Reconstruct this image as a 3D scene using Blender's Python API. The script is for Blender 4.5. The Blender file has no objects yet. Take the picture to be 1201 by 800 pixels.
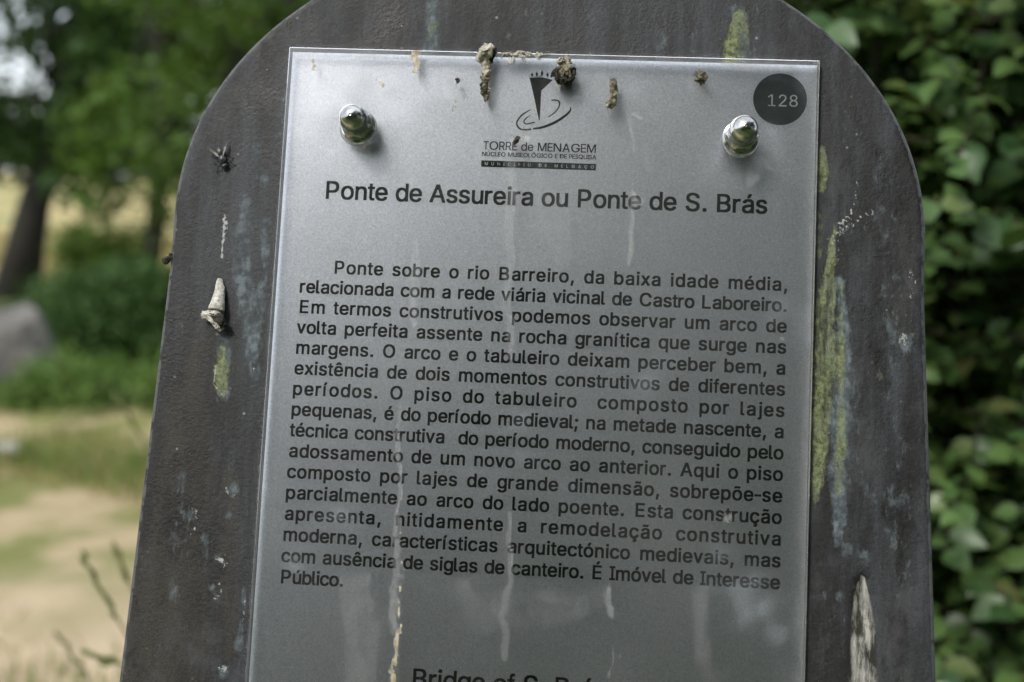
import bpy, bmesh, math, random
import numpy as np
from mathutils import Vector, Matrix, noise as mnoise

PI = math.pi
rnd = random.Random(7)
rng = np.random.default_rng(7)
scene = bpy.context.scene
COL = scene.collection

# ------------------------------------------------------------------ camera
# The sign's own frame (metres): x right, y down the face, z into the sign.
# z = 0 is the printed sheet.  The sign leans back TILT degrees.
TILT = math.radians(13.0)
M3 = Matrix(((1, 0, 0),
             (0, -math.sin(TILT), math.cos(TILT)),
             (0, -math.cos(TILT), -math.sin(TILT))))          # sign frame -> world
RC = Matrix(((0.9965637, -0.0491633, 0.0666618),
             (0.0415958, 0.9930047, 0.1105061),
             (-0.0716283, -0.1073535, 0.9916374)))            # sign frame -> camera (x right, y down, z ahead)
TC = Vector((-0.0833625, -0.0274041, 0.5055775))
FPX = 1500.0
cam_in_sign = -(RC.transposed() @ TC)
CAM_H = 1.25
ORIGIN = Vector((0, 0, CAM_H)) - M3 @ cam_in_sign             # camera stands at (0, 0, CAM_H)
CAM = Vector((0, 0, CAM_H))


def W(x, y, z=0.0):
    """point of the sign frame, in millimetres, to world"""
    return ORIGIN + M3 @ Vector((x / 1000, y / 1000, z / 1000))


def ray(px, py):
    d = M3 @ (RC.transposed() @ Vector(((px - 600.5) / FPX, (py - 400) / FPX, 1)))
    return d.normalized()


def S(px, py, z=0.0):
    """measured photo point to sign millimetres on the plane z (mm)"""
    d = RC.transposed() @ Vector(((px - 600.5) / FPX, (py - 400) / FPX, 1))
    k = (z / 1000 - cam_in_sign.z) / d.z
    p = cam_in_sign + d * k
    return p.x * 1000, p.y * 1000


def G(px, py):
    """measured photo point to the ground"""
    d = ray(px, py)
    return CAM + d * (-CAM_H / d.z)


def D(px, py, dist):
    """point at horizontal distance dist"""
    d = ray(px, py)
    return CAM + d * (dist / math.hypot(d.x, d.y))


cd = bpy.data.cameras.new('camera')
cam = bpy.data.objects.new('camera', cd)
COL.objects.link(cam)
r, dn, fw = (M3 @ RC.transposed() @ v for v in (Vector((1, 0, 0)), Vector((0, 1, 0)), Vector((0, 0, 1))))
mw = Matrix((r, -dn, -fw)).transposed().to_4x4()
mw.translation = CAM
cam.matrix_world = mw
cd.sensor_width = 36
cd.lens = FPX / 1201 * 36
cd.clip_start = 0.02
cd.clip_end = 3000
cd.dof.use_dof = True
cd.dof.focus_distance = 0.497
cd.dof.aperture_fstop = 7.2
scene.camera = cam

# ------------------------------------------------------------------ sky, sun, exposure
SUN_EL, SUN_AZ = math.radians(44), math.radians(208)          # azimuth clockwise from +Y: behind the camera, to the left
world = bpy.data.worlds.new('World')
scene.world = world
world.use_nodes = True
nt = world.node_tree
bg = nt.nodes['Background']
sky = nt.nodes.new('ShaderNodeTexSky')
sky.sky_type = 'NISHITA'
sky.sun_disc = False
sky.sun_elevation = SUN_EL
sky.sun_rotation = SUN_AZ
sky.air_density = 1.0
sky.dust_density = 2.5
tc = nt.nodes.new('ShaderNodeTexCoord')
mp = nt.nodes.new('ShaderNodeMapping')
mp.inputs['Scale'].default_value = (1, 1, 2.2)
nz = nt.nodes.new('ShaderNodeTexNoise')
nz.inputs['Scale'].default_value = 1.7
nz.inputs['Detail'].default_value = 7
nz.inputs['Roughness'].default_value = 0.55
cr = nt.nodes.new('ShaderNodeValToRGB')
cr.color_ramp.elements[0].position = 0.36
cr.color_ramp.elements[0].color = (0.35, 0.35, 0.35, 1)
cr.color_ramp.elements[1].position = 0.62
cr.color_ramp.elements[1].color = (1, 1, 1, 1)
mx = nt.nodes.new('ShaderNodeMix')
mx.data_type = 'RGBA'
mx.inputs[7].default_value = (6.8, 7.15, 7.7, 1)               # bright thin cloud
nt.links.new(tc.outputs['Generated'], mp.inputs[0])
nt.links.new(mp.outputs[0], nz.inputs['Vector'])
nt.links.new(nz.outputs[0], cr.inputs[0])
nt.links.new(cr.outputs[0], mx.inputs[0])
nt.links.new(sky.outputs[0], mx.inputs[6])
nt.links.new(mx.outputs[2], bg.inputs[0])
bg.inputs[1].default_value = 0.12

sl = bpy.data.lights.new('sun', 'SUN')
sl.energy = 1.4
sl.angle = math.radians(12)
sl.color = (1.0, 0.96, 0.90)
so = bpy.data.objects.new('sun', sl)
COL.objects.link(so)
sdir = Vector((math.sin(SUN_AZ) * math.cos(SUN_EL), math.cos(SUN_AZ) * math.cos(SUN_EL), math.sin(SUN_EL)))
so.rotation_euler = sdir.to_track_quat('Z', 'Y').to_euler()
so.location = (-3, -4, 8)

vs = scene.view_settings
vs.view_transform = 'Standard'
vs.look = 'None'
vs.gamma = 1
vs.use_curve_mapping = False
vs.exposure = 1.03
scene.cycles.caustics_reflective = True
scene.cycles.caustics_refractive = True
scene.cycles.blur_glossy = 0.0
scene.cycles.max_bounces = 12
scene.cycles.transmission_bounces = 10
scene.cycles.sample_clamp_indirect = 6.0


# ------------------------------------------------------------------ node helper
class Mat:
    def __init__(s, name):
        s.m = bpy.data.materials.new(name)
        s.m.use_nodes = True
        s.t = s.m.node_tree
        s.b = s.t.nodes['Principled BSDF']
        s.out = s.t.nodes['Material Output']

    def n(s, kind, **kw):
        node = s.t.nodes.new('ShaderNode' + kind)
        for k, v in kw.items():
            setattr(node, k, v)
        return node

    def l(s, a, b):
        s.t.links.new(a, b)

    def set(s, **kw):
        for k, v in kw.items():
            k = k.replace('_', ' ')
            for inp in s.b.inputs:
                if inp.name.lower() == k.lower():
                    inp.default_value = v
        return s

    def coord(s, which='Object', scale=(1, 1, 1)):
        c = s.n('TexCoord')
        if scale == (1, 1, 1):
            return c.outputs[which]
        m = s.n('Mapping')
        m.inputs['Scale'].default_value = scale
        s.l(c.outputs[which], m.inputs[0])
        return m.outputs[0]

    def noise(s, scale, detail=4, rough=.55, vec=None, dist=0):
        k = s.n('TexNoise')
        k.inputs['Scale'].default_value = scale
        k.inputs['Detail'].default_value = detail
        k.inputs['Roughness'].default_value = rough
        k.inputs['Distortion'].default_value = dist
        s.l(vec if vec is not None else s.coord(), k.inputs['Vector'])
        return k.outputs[0]

    def ramp(s, src, stops):
        k = s.n('ValToRGB')
        e = k.color_ramp.elements
        while len(e) < len(stops):
            e.new(0.5)
        for i, (p, c) in enumerate(stops):
            e[i].position = p
            e[i].color = (c, c, c, 1) if isinstance(c, (int, float)) else (*c, 1)
        s.l(src, k.inputs[0])
        return k.outputs[0]

    def _in(s, v, sock):
        if isinstance(v, (int, float)):
            sock.default_value = v
        elif isinstance(v, tuple):
            sock.default_value = (*v, 1) if len(v) == 3 else v
        else:
            s.l(v, sock)

    def mix(s, f, a, b, mode='MIX'):
        k = s.n('Mix', data_type='RGBA', blend_type=mode)
        s._in(f, k.inputs[0]); s._in(a, k.inputs[6]); s._in(b, k.inputs[7])
        return k.outputs[2]

    def math(s, op, a, b=0.0, clamp=False):
        k = s.n('Math', operation=op, use_clamp=clamp)
        s._in(a, k.inputs[0]); s._in(b, k.inputs[1])
        return k.outputs[0]

    def attr(s, name):
        return s.n('Attribute', attribute_name=name).outputs['Fac']

    def bump(s, h, strength, dist, prev=None):
        k = s.n('Bump')
        k.inputs['Strength'].default_value = strength
        k.inputs['Distance'].default_value = dist
        s.l(h, k.inputs['Height'])
        if prev is not None:
            s.l(prev, k.inputs['Normal'])
        return k.outputs[0]

    def to(s, name, src):
        s.l(src, s.b.inputs[name])
        return s


# ------------------------------------------------------------------ object helpers
def link(name, me, mat=None, parent=None):
    o = bpy.data.objects.new(name, me)
    COL.objects.link(o)
    if mat is not None and me is not None:
        me.materials.append(mat)
    if parent is not None:
        o.parent = parent
    return o


def tag(o, label=None, cat=None, group=None, kind=None):
    if label: o['label'] = label
    if cat: o['category'] = cat
    if group: o['group'] = group
    if kind: o['kind'] = kind
    return o


def empty(name, loc=(0, 0, 0), rot=None):
    o = bpy.data.objects.new(name, None)
    o.empty_display_size = 0.05
    COL.objects.link(o)
    o.location = loc
    if rot is not None:
        o.rotation_euler = rot
    return o


def mesh(name, verts, faces, smooth=False):
    me = bpy.data.meshes.new(name)
    verts = np.asarray(verts, dtype=np.float32)
    if isinstance(faces, np.ndarray):
        n, k = faces.shape
        me.vertices.add(len(verts))
        me.vertices.foreach_set('co', verts.ravel())
        me.loops.add(n * k)
        me.loops.foreach_set('vertex_index', faces.astype(np.int32).ravel())
        me.polygons.add(n)
        me.polygons.foreach_set('loop_start', np.arange(0, n * k, k, dtype=np.int32))
        me.update(calc_edges=True)
    else:
        me.from_pydata([tuple(v) for v in verts], [], faces)
        me.update()
    if smooth:
        me.polygons.foreach_set('use_smooth', [True] * len(me.polygons))
    return me


def set_attr(me, name, vals):
    a = me.attributes.new(name, 'FLOAT', 'POINT')
    a.data.foreach_set('value', np.asarray(vals, dtype=np.float32))


def tube(points, radii, seg=8, lump=0.0, seed=0, caps=True, flat=1.0):
    """closed tapered tube through points, optionally lumpy"""
    pts = [Vector(p) for p in points]
    rr = random.Random(seed)
    V, F = [], []
    up = Vector((0.13, 0.31, 0.94)).normalized()
    for i, p in enumerate(pts):
        t = (pts[min(i + 1, len(pts) - 1)] - pts[max(i - 1, 0)]).normalized()
        a = t.cross(up)
        if a.length < 1e-3:
            a = t.cross(Vector((1, 0, 0)))
        a.normalize()
        b = t.cross(a).normalized()
        for k in range(seg):
            an = 2 * PI * k / seg
            q = radii[i] * (1 + lump * rr.uniform(-1, 1))
            V.append(p + a * math.cos(an) * q + b * math.sin(an) * q * flat)
    for i in range(len(pts) - 1):
        for k in range(seg):
            k2 = (k + 1) % seg
            F.append((i * seg + k, i * seg + k2, (i + 1) * seg + k2, (i + 1) * seg + k))
    if caps:
        F.append(tuple(range(seg - 1, -1, -1)))
        n = (len(pts) - 1) * seg
        F.append(tuple(n + k for k in range(seg)))
    return V, F


def join(*vf):
    V, F = [], []
    for v, f in vf:
        n = len(V)
        V += list(v)
        F += [tuple(i + n for i in q) for q in f]
    return V, F


def smoothpath(pts, n):
    """Catmull-Rom resample of (x, y, z, r...) tuples"""
    P = [np.array(p, float) for p in pts]
    P = [2 * P[0] - P[1]] + P + [2 * P[-1] - P[-2]]
    out = []
    for i in range(1, len(P) - 2):
        for j in range(n):
            t = j / n
            a, b, c, d = P[i - 1], P[i], P[i + 1], P[i + 2]
            out.append(.5 * ((2 * b) + (c - a) * t + (2 * a - 5 * b + 4 * c - d) * t * t + (3 * b - a - 3 * c + d) * t ** 3))
    out.append(P[-2])
    return out


# ================================================================== SETTING
def leaf_cloud(centres, size, up_bias=0.5, jitter=0.35, seed=1):
    """one folded four-cornered leaf per centre"""
    g = np.random.default_rng(seed)
    n = len(centres)
    nrm = g.normal(size=(n, 3)); nrm[:, 2] = np.abs(nrm[:, 2]) + up_bias
    nrm /= np.linalg.norm(nrm, axis=1)[:, None]
    a = np.cross(nrm, g.normal(size=(n, 3))); a /= np.linalg.norm(a, axis=1)[:, None]
    b = np.cross(nrm, a)
    s = size * (1 + jitter * g.uniform(-1, 1, n))[:, None]
    c = np.asarray(centres)
    fold = nrm * s * .12
    V = np.stack([c - a * s * .5, c + b * s * .28 + fold, c + a * s * .5, c - b * s * .28 + fold], 1).reshape(-1, 3)
    F = np.arange(n * 4).reshape(-1, 4)
    return V, F


def leaf_mat(name, dark, light, gloss=.55, scale=.6, yellow=None):
    m = Mat(name)
    geo = m.n('NewGeometry')
    isl = geo.outputs['Random Per Island']
    col = m.ramp(isl, [(0, dark), (.75, light), (1, yellow or light)])
    big = m.noise(scale, 3)
    col = m.mix(m.ramp(big, [(.35, 0.0), (.65, .55)]), col, light)
    m.to('Base Color', col)
    m.set(Roughness=gloss, **{'Specular IOR Level': .22 if gloss > .5 else .5})
    tr = m.n('BsdfTranslucent')
    m.l(m.mix(.5, col, (light[0] * 1.3, light[1] * 1.25, light[2] * .6)), tr.inputs[0])
    ms = m.n('MixShader'); ms.inputs[0].default_value = .3
    m.l(m.b.outputs[0], ms.inputs[1]); m.l(tr.outputs[0], ms.inputs[2]); m.l(ms.outputs[0], m.out.inputs[0])
    return m.m


def bark_mat(name, c0, c1):
    m = Mat(name)
    v = m.coord('Object', (1, 1, .25))
    k = m.noise(22, 6, .65, v)
    m.to('Base Color', m.ramp(k, [(.3, c0), (.7, c1)]))
    m.set(Roughness=.9)
    m.to('Normal', m.bump(k, .8, .03))
    return m.m


M_oak = leaf_mat('oak_foliage', (.025, .062, .018), (.06, .12, .03))
M_birch = leaf_mat('light_foliage', (.045, .10, .02), (.10, .18, .035), yellow=(.12, .15, .035))
M_bush = leaf_mat('bush_foliage', (.042, .092, .014), (.095, .165, .026))
M_weed = leaf_mat('weed_foliage', (.06, .13, .025), (.11, .19, .04), yellow=(.16, .2, .05))
M_bark = bark_mat('dark_bark', (.010, .009, .007), (.035, .03, .022))
M_far = leaf_mat('far_foliage', (.03, .06, .02), (.06, .10, .035), scale=.15)

# ---- ground: one sheet out to the horizon, finer near the sign
gx = np.concatenate([-np.geomspace(1500, 12, 26), np.linspace(-11, 11, 111), np.geomspace(12, 1500, 26)])
gy = np.concatenate([-np.geomspace(1500, 12, 22), np.linspace(-11, 22, 166), np.geomspace(23, 1500, 30)])
X, Y = np.meshgrid(gx, gy)
near = np.exp(-((X / 16) ** 2 + ((Y - 5) / 18) ** 2))
Z = near * (.035 * np.sin(X * 1.3 + .6 * Y) + .03 * np.sin(Y * 1.9 + 1) + .012 * np.sin(X * 5 + Y * 4.1))
Z += np.clip((Y - 20) / 100, 0, 1) * 1.2
Z -= .02
gV = np.stack([X, Y, Z], -1).reshape(-1, 3)
ny, nx = X.shape
ii = np.arange(ny - 1)[:, None] * nx + np.arange(nx - 1)[None]
gF = np.stack([ii, ii + 1, ii + nx + 1, ii + nx], -1).reshape(-1, 4)
g = Mat('ground_earth')
co = g.coord('Object')
sep = g.n('SeparateXYZ'); g.l(co, sep.inputs[0])
yy = g.math('ADD', sep.outputs[1], g.math('MULTIPLY', g.math('SUBTRACT', g.noise(.55, 4), .5), 2.6))
grain = g.noise(60, 6, .7)
sand = g.mix(g.ramp(g.noise(1.3, 5), [(.3, 0.), (.7, 1.)]), (.33, .265, .165), (.56, .455, .31))
sand = g.mix(g.ramp(grain, [(.35, .35), (.6, 0.)]), sand, (.16, .13, .09))
dirt = g.mix(g.ramp(g.noise(2.2, 5, .65), [(.42, 0.), (.56, 1.)]), (.36, .285, .17), (.15, .16, .05))
grass = g.mix(g.ramp(g.noise(6, 5, .7), [(.3, 0.), (.7, 1.)]), (.07, .12, .028), (.17, .19, .065))
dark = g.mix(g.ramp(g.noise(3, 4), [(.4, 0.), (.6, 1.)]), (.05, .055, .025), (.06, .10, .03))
field = g.mix(g.ramp(g.noise(.28, 5, .6), [(.45, 0.), (.62, 1.)]), (.40, .32, .15), (.13, .17, .05))
field = g.mix(g.ramp(g.noise(9, 4, .7), [(.3, .3), (.7, 0.)]), field, (.24, .19, .08))
c = g.mix(g.ramp(g.math('DIVIDE', yy, 20), [(.155, 0.), (.205, 1.)]), sand, dirt)
c = g.mix(g.ramp(g.math('DIVIDE', yy, 20), [(.33, 0.), (.38, 1.)]), c, grass)
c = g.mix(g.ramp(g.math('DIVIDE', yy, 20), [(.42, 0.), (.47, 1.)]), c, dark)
c = g.mix(g.ramp(g.math('DIVIDE', yy, 20), [(.60, 0.), (.66, 1.)]), c, field)
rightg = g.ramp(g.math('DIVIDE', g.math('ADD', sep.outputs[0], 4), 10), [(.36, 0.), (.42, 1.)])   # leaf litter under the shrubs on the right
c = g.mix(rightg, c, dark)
backg = g.ramp(g.math('DIVIDE', g.math('ADD', sep.outputs[1], 10), 20), [(.47, 0.), (.50, 1.)])   # unseen dark grass added behind the camera to darken plate reflections
c = g.mix(backg, g.mix(.5, dark, grass), c)
g.to('Base Color', c)
g.set(Roughness=.95, **{'Specular IOR Level': .2})
g.to('Normal', g.bump(grain, .5, .02))
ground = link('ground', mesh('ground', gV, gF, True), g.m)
tag(ground, kind='structure')

# ---- grass
def blades(name, pts, h, w, mat, seed, lean=.35):
    gg = np.random.default_rng(seed)
    n = len(pts)
    p = np.asarray(pts, float)
    an = gg.uniform(0, 2 * PI, n); hh = h * gg.uniform(.5, 1.2, n)
    dx = np.stack([np.cos(an), np.sin(an), np.zeros(n)], 1)
    ln = np.stack([np.cos(an + 1.2), np.sin(an + 1.2), np.zeros(n)], 1) * (hh * gg.uniform(0, 1, n) * lean)[:, None]
    up = np.zeros((n, 3)); up[:, 2] = hh
    ww = (w * gg.uniform(.6, 1.3, n))[:, None]
    V = np.stack([p - dx * ww, p + dx * ww, p + up * .55 + ln * .35 + dx * ww * .6, p + up + ln], 1).reshape(-1, 3)
    F = np.arange(n * 4).reshape(-1, 4)
    return link(name, mesh(name, V, F), mat)


M_grass = leaf_mat('grass_blades', (.07, .13, .025), (.14, .20, .045), gloss=.5, yellow=(.24, .22, .09))
M_dry = leaf_mat('dry_grass_blades', (.22, .18, .08), (.34, .28, .13), gloss=.6)


def patchy(n, x0, x1, y0, y1, thr, seed):
    gg = np.random.default_rng(seed)
    x = gg.uniform(x0, x1, n); y = gg.uniform(y0, y1, n)
    f = np.sin(x * 2.1 + 1.3 * np.sin(y * 1.7)) + np.sin(y * 2.7 + np.sin(x * 3.1) * 1.2) + .5 * np.sin(x * 6.3 + y * 5.1)
    k = f > thr
    return np.stack([x[k], y[k], np.full(k.sum(), -.03)], 1)


gp = np.concatenate([patchy(24000, -6, 0.4, 6.3, 8.6, -.9, 3), patchy(7000, -6, .4, 4.6, 6.6, .5, 6), patchy(9000, -4, -.2, 2.6, 5.6, 1.0, 4)])
gp2 = patchy(16000, -4.5, -.2, 2.6, 6.6, .2, 44)
tag(blades('path_grass', gp2, .05, .004, M_dry, 45, 1.2), 'thin dry grass scattered over the sandy path', 'grass', kind='stuff')
tag(blades('meadow_grass', gp, .10, .005, M_grass, 5), 'short green grass growing between the sandy path and the trees', 'grass', kind='stuff')
gp = patchy(30000, -14, 2, 13, 26, -.6, 8)
tag(blades('dry_grass', gp, .22, .010, M_dry, 9), 'pale dry grass of the field beyond the trees', 'grass', kind='stuff')
gp = patchy(6000, 0.25, 2.2, .3, 2.6, -1.0, 18)
tag(blades('verge_grass', gp, .22, .004, M_grass, 19, .8), 'dark green grass under the leafy shrubs right of the sign', 'grass', kind='stuff')


# ---- trees
def crown_points(blobs, per, seed, shell=.55):
    gg = np.random.default_rng(seed)
    out = []
    for (cx, cy, cz, r, squash) in blobs:
        n = int(per * r * r)
        d = gg.normal(size=(n, 3)); d /= np.linalg.norm(d, axis=1)[:, None]
        rad = r * (shell + (1 - shell) * gg.uniform(0, 1, n) ** .6) * gg.uniform(.75, 1.12, n)
        p = d * rad[:, None]; p[:, 2] *= squash
        out.append(p + [cx, cy, cz])
    return np.concatenate(out)


def to_photo(v):
    d = RC @ (M3.transposed() @ (Vector(v) - CAM))
    return (600.5 + FPX * d.x / d.z, 400 + FPX * d.y / d.z) if d.z > 0 else (-999, -999)


def sky_gap(q):
    x, y = to_photo(q)
    w = 1 + .35 * math.sin(x * .13 + 1) + .3 * math.sin(y * .21 + x * .05)
    return ((x - 34) / 66) ** 2 + ((y - 88) / 27) ** 2 < w and rnd.random() < .74


def make_tree(name, label, base, height, lean, crown_c, crown_r, nblob, blob_r, per, leaf, mat, seed, trunk_r=.16, cat='tree', group=None, drop=None, clumps=None):
    rr = random.Random(seed)
    t = empty(name, base)
    tag(t, label, cat, group)
    P = []
    for i in range(7):
        u = i / 6
        P.append((lean[0] * u ** 1.3 + trunk_r * 1.1 * math.sin(7 * u + seed), lean[1] * u ** 1.3 + .05 * math.cos(4 * u + seed), height * .82 * u - .1))
    R = [trunk_r * (1.35 if i == 0 else 1) * (1 - .8 * i / 6) for i in range(7)]
    parts = [tube(P, R, 10, .06, seed)]
    blobs = list(clumps or [])
    for i in range(nblob):
        while True:
            d = Vector((rr.uniform(-1, 1), rr.uniform(-1, 1), rr.uniform(-1, 1)))
            if .25 < d.length < 1: break
        c = (crown_c[0] + d.x * crown_r[0], crown_c[1] + d.y * crown_r[1], crown_c[2] + d.z * crown_r[2])
        blobs.append((*c, blob_r * rr.uniform(.6, 1.3), rr.uniform(.55, .9)))
    for b in blobs[::2]:
        k = rr.uniform(.3, .8); i = min(5, int(k * 6)); a = Vector(P[i])
        e = Vector(b[:3]); mid = (a + e) / 2 + Vector((rr.uniform(-.1, .1), rr.uniform(-.1, .1), .15))
        rad = R[i] * .42
        parts.append(tube([a, mid, e], [rad, rad * .6, rad * .2], 6, .05, seed))
    link('trunk', mesh('trunk', *join(*parts), True), M_bark, t)
    pts = crown_points(blobs, per, seed)
    if drop is not None:
        bw = np.array(base)
        keep = np.array([not drop(Vector(q)) for q in (pts[::1] + bw)]) if len(pts) < 60000 else np.ones(len(pts), bool)
        pts = pts[keep]
    V, F = leaf_cloud(pts, leaf, seed=seed)
    link('crown', mesh('crown', V, F), mat, t)
    return t


def gb(px, dist, z=0.0):
    p = D(px, 400, dist)
    return (p.x, p.y, z)


make_tree('oak_tree', 'dark leafy tree with a leaning trunk at the far left beside the yellow field', gb(40, 14), 7.5, (.8, .2),
          (0.2, .3, 3.3), (2.6, 2.0, 2.0), 64, .62, 900, .12, M_oak, 11, .19, drop=sky_gap,
          clumps=[(.45, -.3, 1.15, .3, .8), (.75, -.2, .95, .26, .8), (.0, -.3, 1.5, .4, .6), (-.3, .1, 1.2, .22, .6), (.75, -.2, 1.75, .5, .6), (.1, .2, 1.7, .4, .6), (1.3, 0, 1.5, .42, .6), (-.6, 0, 1.8, .5, .6)])
make_tree('alder_tree', 'dense green tree standing close behind the left edge of the sign', gb(168, 11.5), 6.0, (.1, .3),
          (1.3, .3, 3.3), (1.35, 1.3, 1.9), 44, .55, 1100, .10, M_bush, 12, .10, drop=sky_gap,
          clumps=[(-.35, -.1, 1.05, .24, .8), (.12, 0, .7, .26, .9), (-.1, -.2, 1.30, .40, .7), (-.5, 0, 1.40, .34, .7), (.25, .1, 1.1, .45, .7), (-.3, 0, 1.75, .45, .7)])
make_tree('birch_tree', 'light green sunlit tree behind the top left curve of the sign', gb(330, 9), 6.5, (.2, .2),
          (0, .1, 3.1), (1.5, 1.0, 2.1), 36, .5, 1100, .08, M_birch, 13, .09)
make_tree('chestnut_tree', 'broad dark tree filling the gap behind the sign', gb(620, 13), 7.5, (0, .2),
          (0, 0, 3.6), (2.9, 2, 2.9), 46, .8, 600, .13, M_bush, 14, .2)
make_tree('ash_tree', 'tall green tree beyond the leafy shrubs at the right edge', gb(1080, 8), 6.5, (0, .2),
          (0, 0, 3.0), (2.6, 1.5, 2.7), 50, .62, 900, .09, M_oak, 15, .12)
# unseen trees added behind the camera to darken reflections in the sign
for i, (x, y, hgt, cr, sd) in enumerate([(3.7, -3.3, 8.5, 2.3, 31), (1.4, -5.0, 7.0, 2.4, 32), (5.2, -0.6, 8, 2.2, 33), (-4.8, -7.5, 2.8, 1.5, 34), (-1.4, -6.4, 4.3, 2.2, 35)]):
    make_tree('oak_tree', ['tall unseen tree added behind the camera on the right', 'middle unseen tree added behind the camera', 'unseen tree added beside the camera at the far right',
                           'low unseen tree added behind the camera on the far left', 'low unseen tree added behind the camera left of the middle one'][i],
              (x, y, 0), hgt, (.2, 0), (0, 0, hgt * .52), (cr, cr, hgt * .46), 60, .8, 500, .16, M_oak, sd, .15)

# undergrowth in front of the trees
for i, (px, dist, zc, rx, rz, mat, lab) in enumerate([
        (118, 12.2, .5, .35, .38, M_bush, 'loose green bush under the trees against the field'),
        (75, 9.6, .28, .38, .34, M_oak, 'low dark bush left of the other bushes behind the grass'),
        (118, 9.0, .30, .40, .40, M_oak, 'dark round bush in the middle under the trees'),
        (165, 8.7, .30, .42, .45, M_oak, 'dark bush half hidden by the left edge of the sign'),
        (112, 7.4, .10, .40, .17, M_weed, 'bright green weeds in front of the dark bushes'),
        (160, 7.0, .12, .35, .20, M_weed, 'bright green weeds beside the left edge of the sign'),
        (60, 7.3, .06, .30, .12, M_weed, 'low bright weeds below the grey boulder')]):
    b = gb(px, dist)
    t = empty('bush', b); tag(t, lab, 'bush', 'low plants in front of the trees')
    rr = random.Random(40 + i)
    bl = [(rr.uniform(-1, 1) * rx * .7, rr.uniform(-1, 1) * rx * .6, zc + rr.uniform(-.5, .6) * rz, rz * rr.uniform(.45, .8) + .05, .8) for _ in range(12)]
    stems = [tube([(0, 0, -.03), (q[0] * .4, q[1] * .4, q[2] * .5), q[:3]], [.012, .008, .004], 5) for q in bl]
    link('stem', mesh('stem', *join(*stems), True), M_bark, t)
    V, F = leaf_cloud(crown_points(bl, 5200, 50 + i, .3), .04 if mat is M_weed else .05, seed=60 + i)
    link('foliage', mesh('foliage', V, F), mat, t)

# far wood on the other side of the field
bl = []
rr = random.Random(77)
for i in range(150):
    x = -120 + 1.6 * i + rr.uniform(-1, 1)
    y = 95 + rr.uniform(-6, 8)
    h = rr.uniform(2.6, 4.6)
    bl.append((x, y, 1.2 + h * .55, h * .62, 1.0))
V, F = leaf_cloud(crown_points(bl, 90, 78, .6), .75, seed=79)
tag(link('far_wood', mesh('far_wood', V, F), M_far), 'distant line of trees beyond the yellow field', 'wood', kind='stuff')

bl = []  # unseen wood added behind the camera to darken the low reflections
for i in range(44):
    x = -26 + 1.1 * i + rr.uniform(-.5, .5)
    y = -13 - rr.uniform(0, 3) - .01 * (x - 2) ** 2 * 0
    h = rr.uniform(2.4, 3.8) if x < 0 else rr.uniform(5.5, 8)
    for q in range(3 if x < 0 else 5):
        bl.append((x + rr.uniform(-.6, .6), y, .6 + h * (q + .3) / (3 if x < 0 else 5) * .85, 1.0, .9))
V, F = leaf_cloud(crown_points(bl, 260, 178, .4), .30, seed=179)
tag(link('unseen_wood', mesh('unseen_wood', V, F), M_oak), 'unseen dense wood added behind the camera for dark reflections in the sign', 'wood', kind='stuff')

# ---- granite boulder and a small pale stone
rock = Mat('granite')
k1 = rock.noise(3, 6, .6); k2 = rock.noise(90, 4, .7)
cc = rock.ramp(k1, [(.3, (.05, .046, .04)), (.7, (.20, .185, .165))])
cc = rock.mix(rock.ramp(k2, [(.45, .5), (.6, 0.)]), cc, (.09, .09, .085))
rock.to('Base Color', cc); rock.set(Roughness=.9); rock.to('Normal', rock.bump(k1, .8, .08))


def boulder(name, loc, s, seed, mat):
    bm = bmesh.new()
    bmesh.ops.create_icosphere(bm, subdivisions=4, radius=1)
    rr = random.Random(seed)
    pl = [(Vector((rr.gauss(0, 1), rr.gauss(0, 1), rr.gauss(0, .7))).normalized(), rr.uniform(.62, .92)) for _ in range(16)]
    for v in bm.verts:
        d = v.co.normalized(); rad = 1.0
        for nrm, o in pl:
            q = d.dot(nrm)
            if q > 1e-3: rad = min(rad, o / q)
        rad += .035 * math.sin(9 * d.x + 4 * d.z) * math.sin(8 * d.y + 2) + .02 * math.sin(23 * d.x + 5) * math.sin(19 * d.z + 11 * d.y)
        v.co = Vector((d.x * rad * s[0], d.y * rad * s[1], d.z * rad * s[2]))
    me = bpy.data.meshes.new(name); bm.to_mesh(me); bm.free()
    o = link(name, me, mat); o.location = loc
    return o


b = gb(12, 8.0)
tag(boulder('boulder', (b[0] - .03, b[1], .02), (.50, .42, .54), 5, rock.m), 'grey granite boulder at the left edge in front of the trees', 'rock')
b = G(8, 527)
white = Mat('pale_stone'); white.to('Base Color', white.ramp(white.noise(14), [(.3, (.30, .28, .25)), (.7, (.48, .46, .42))])); white.set(Roughness=.9)
tag(boulder('stone', (b.x, b.y, .01), (.08, .06, .03), 9, white.m), 'small pale stone lying on the path at the left edge', 'stone')

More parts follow.
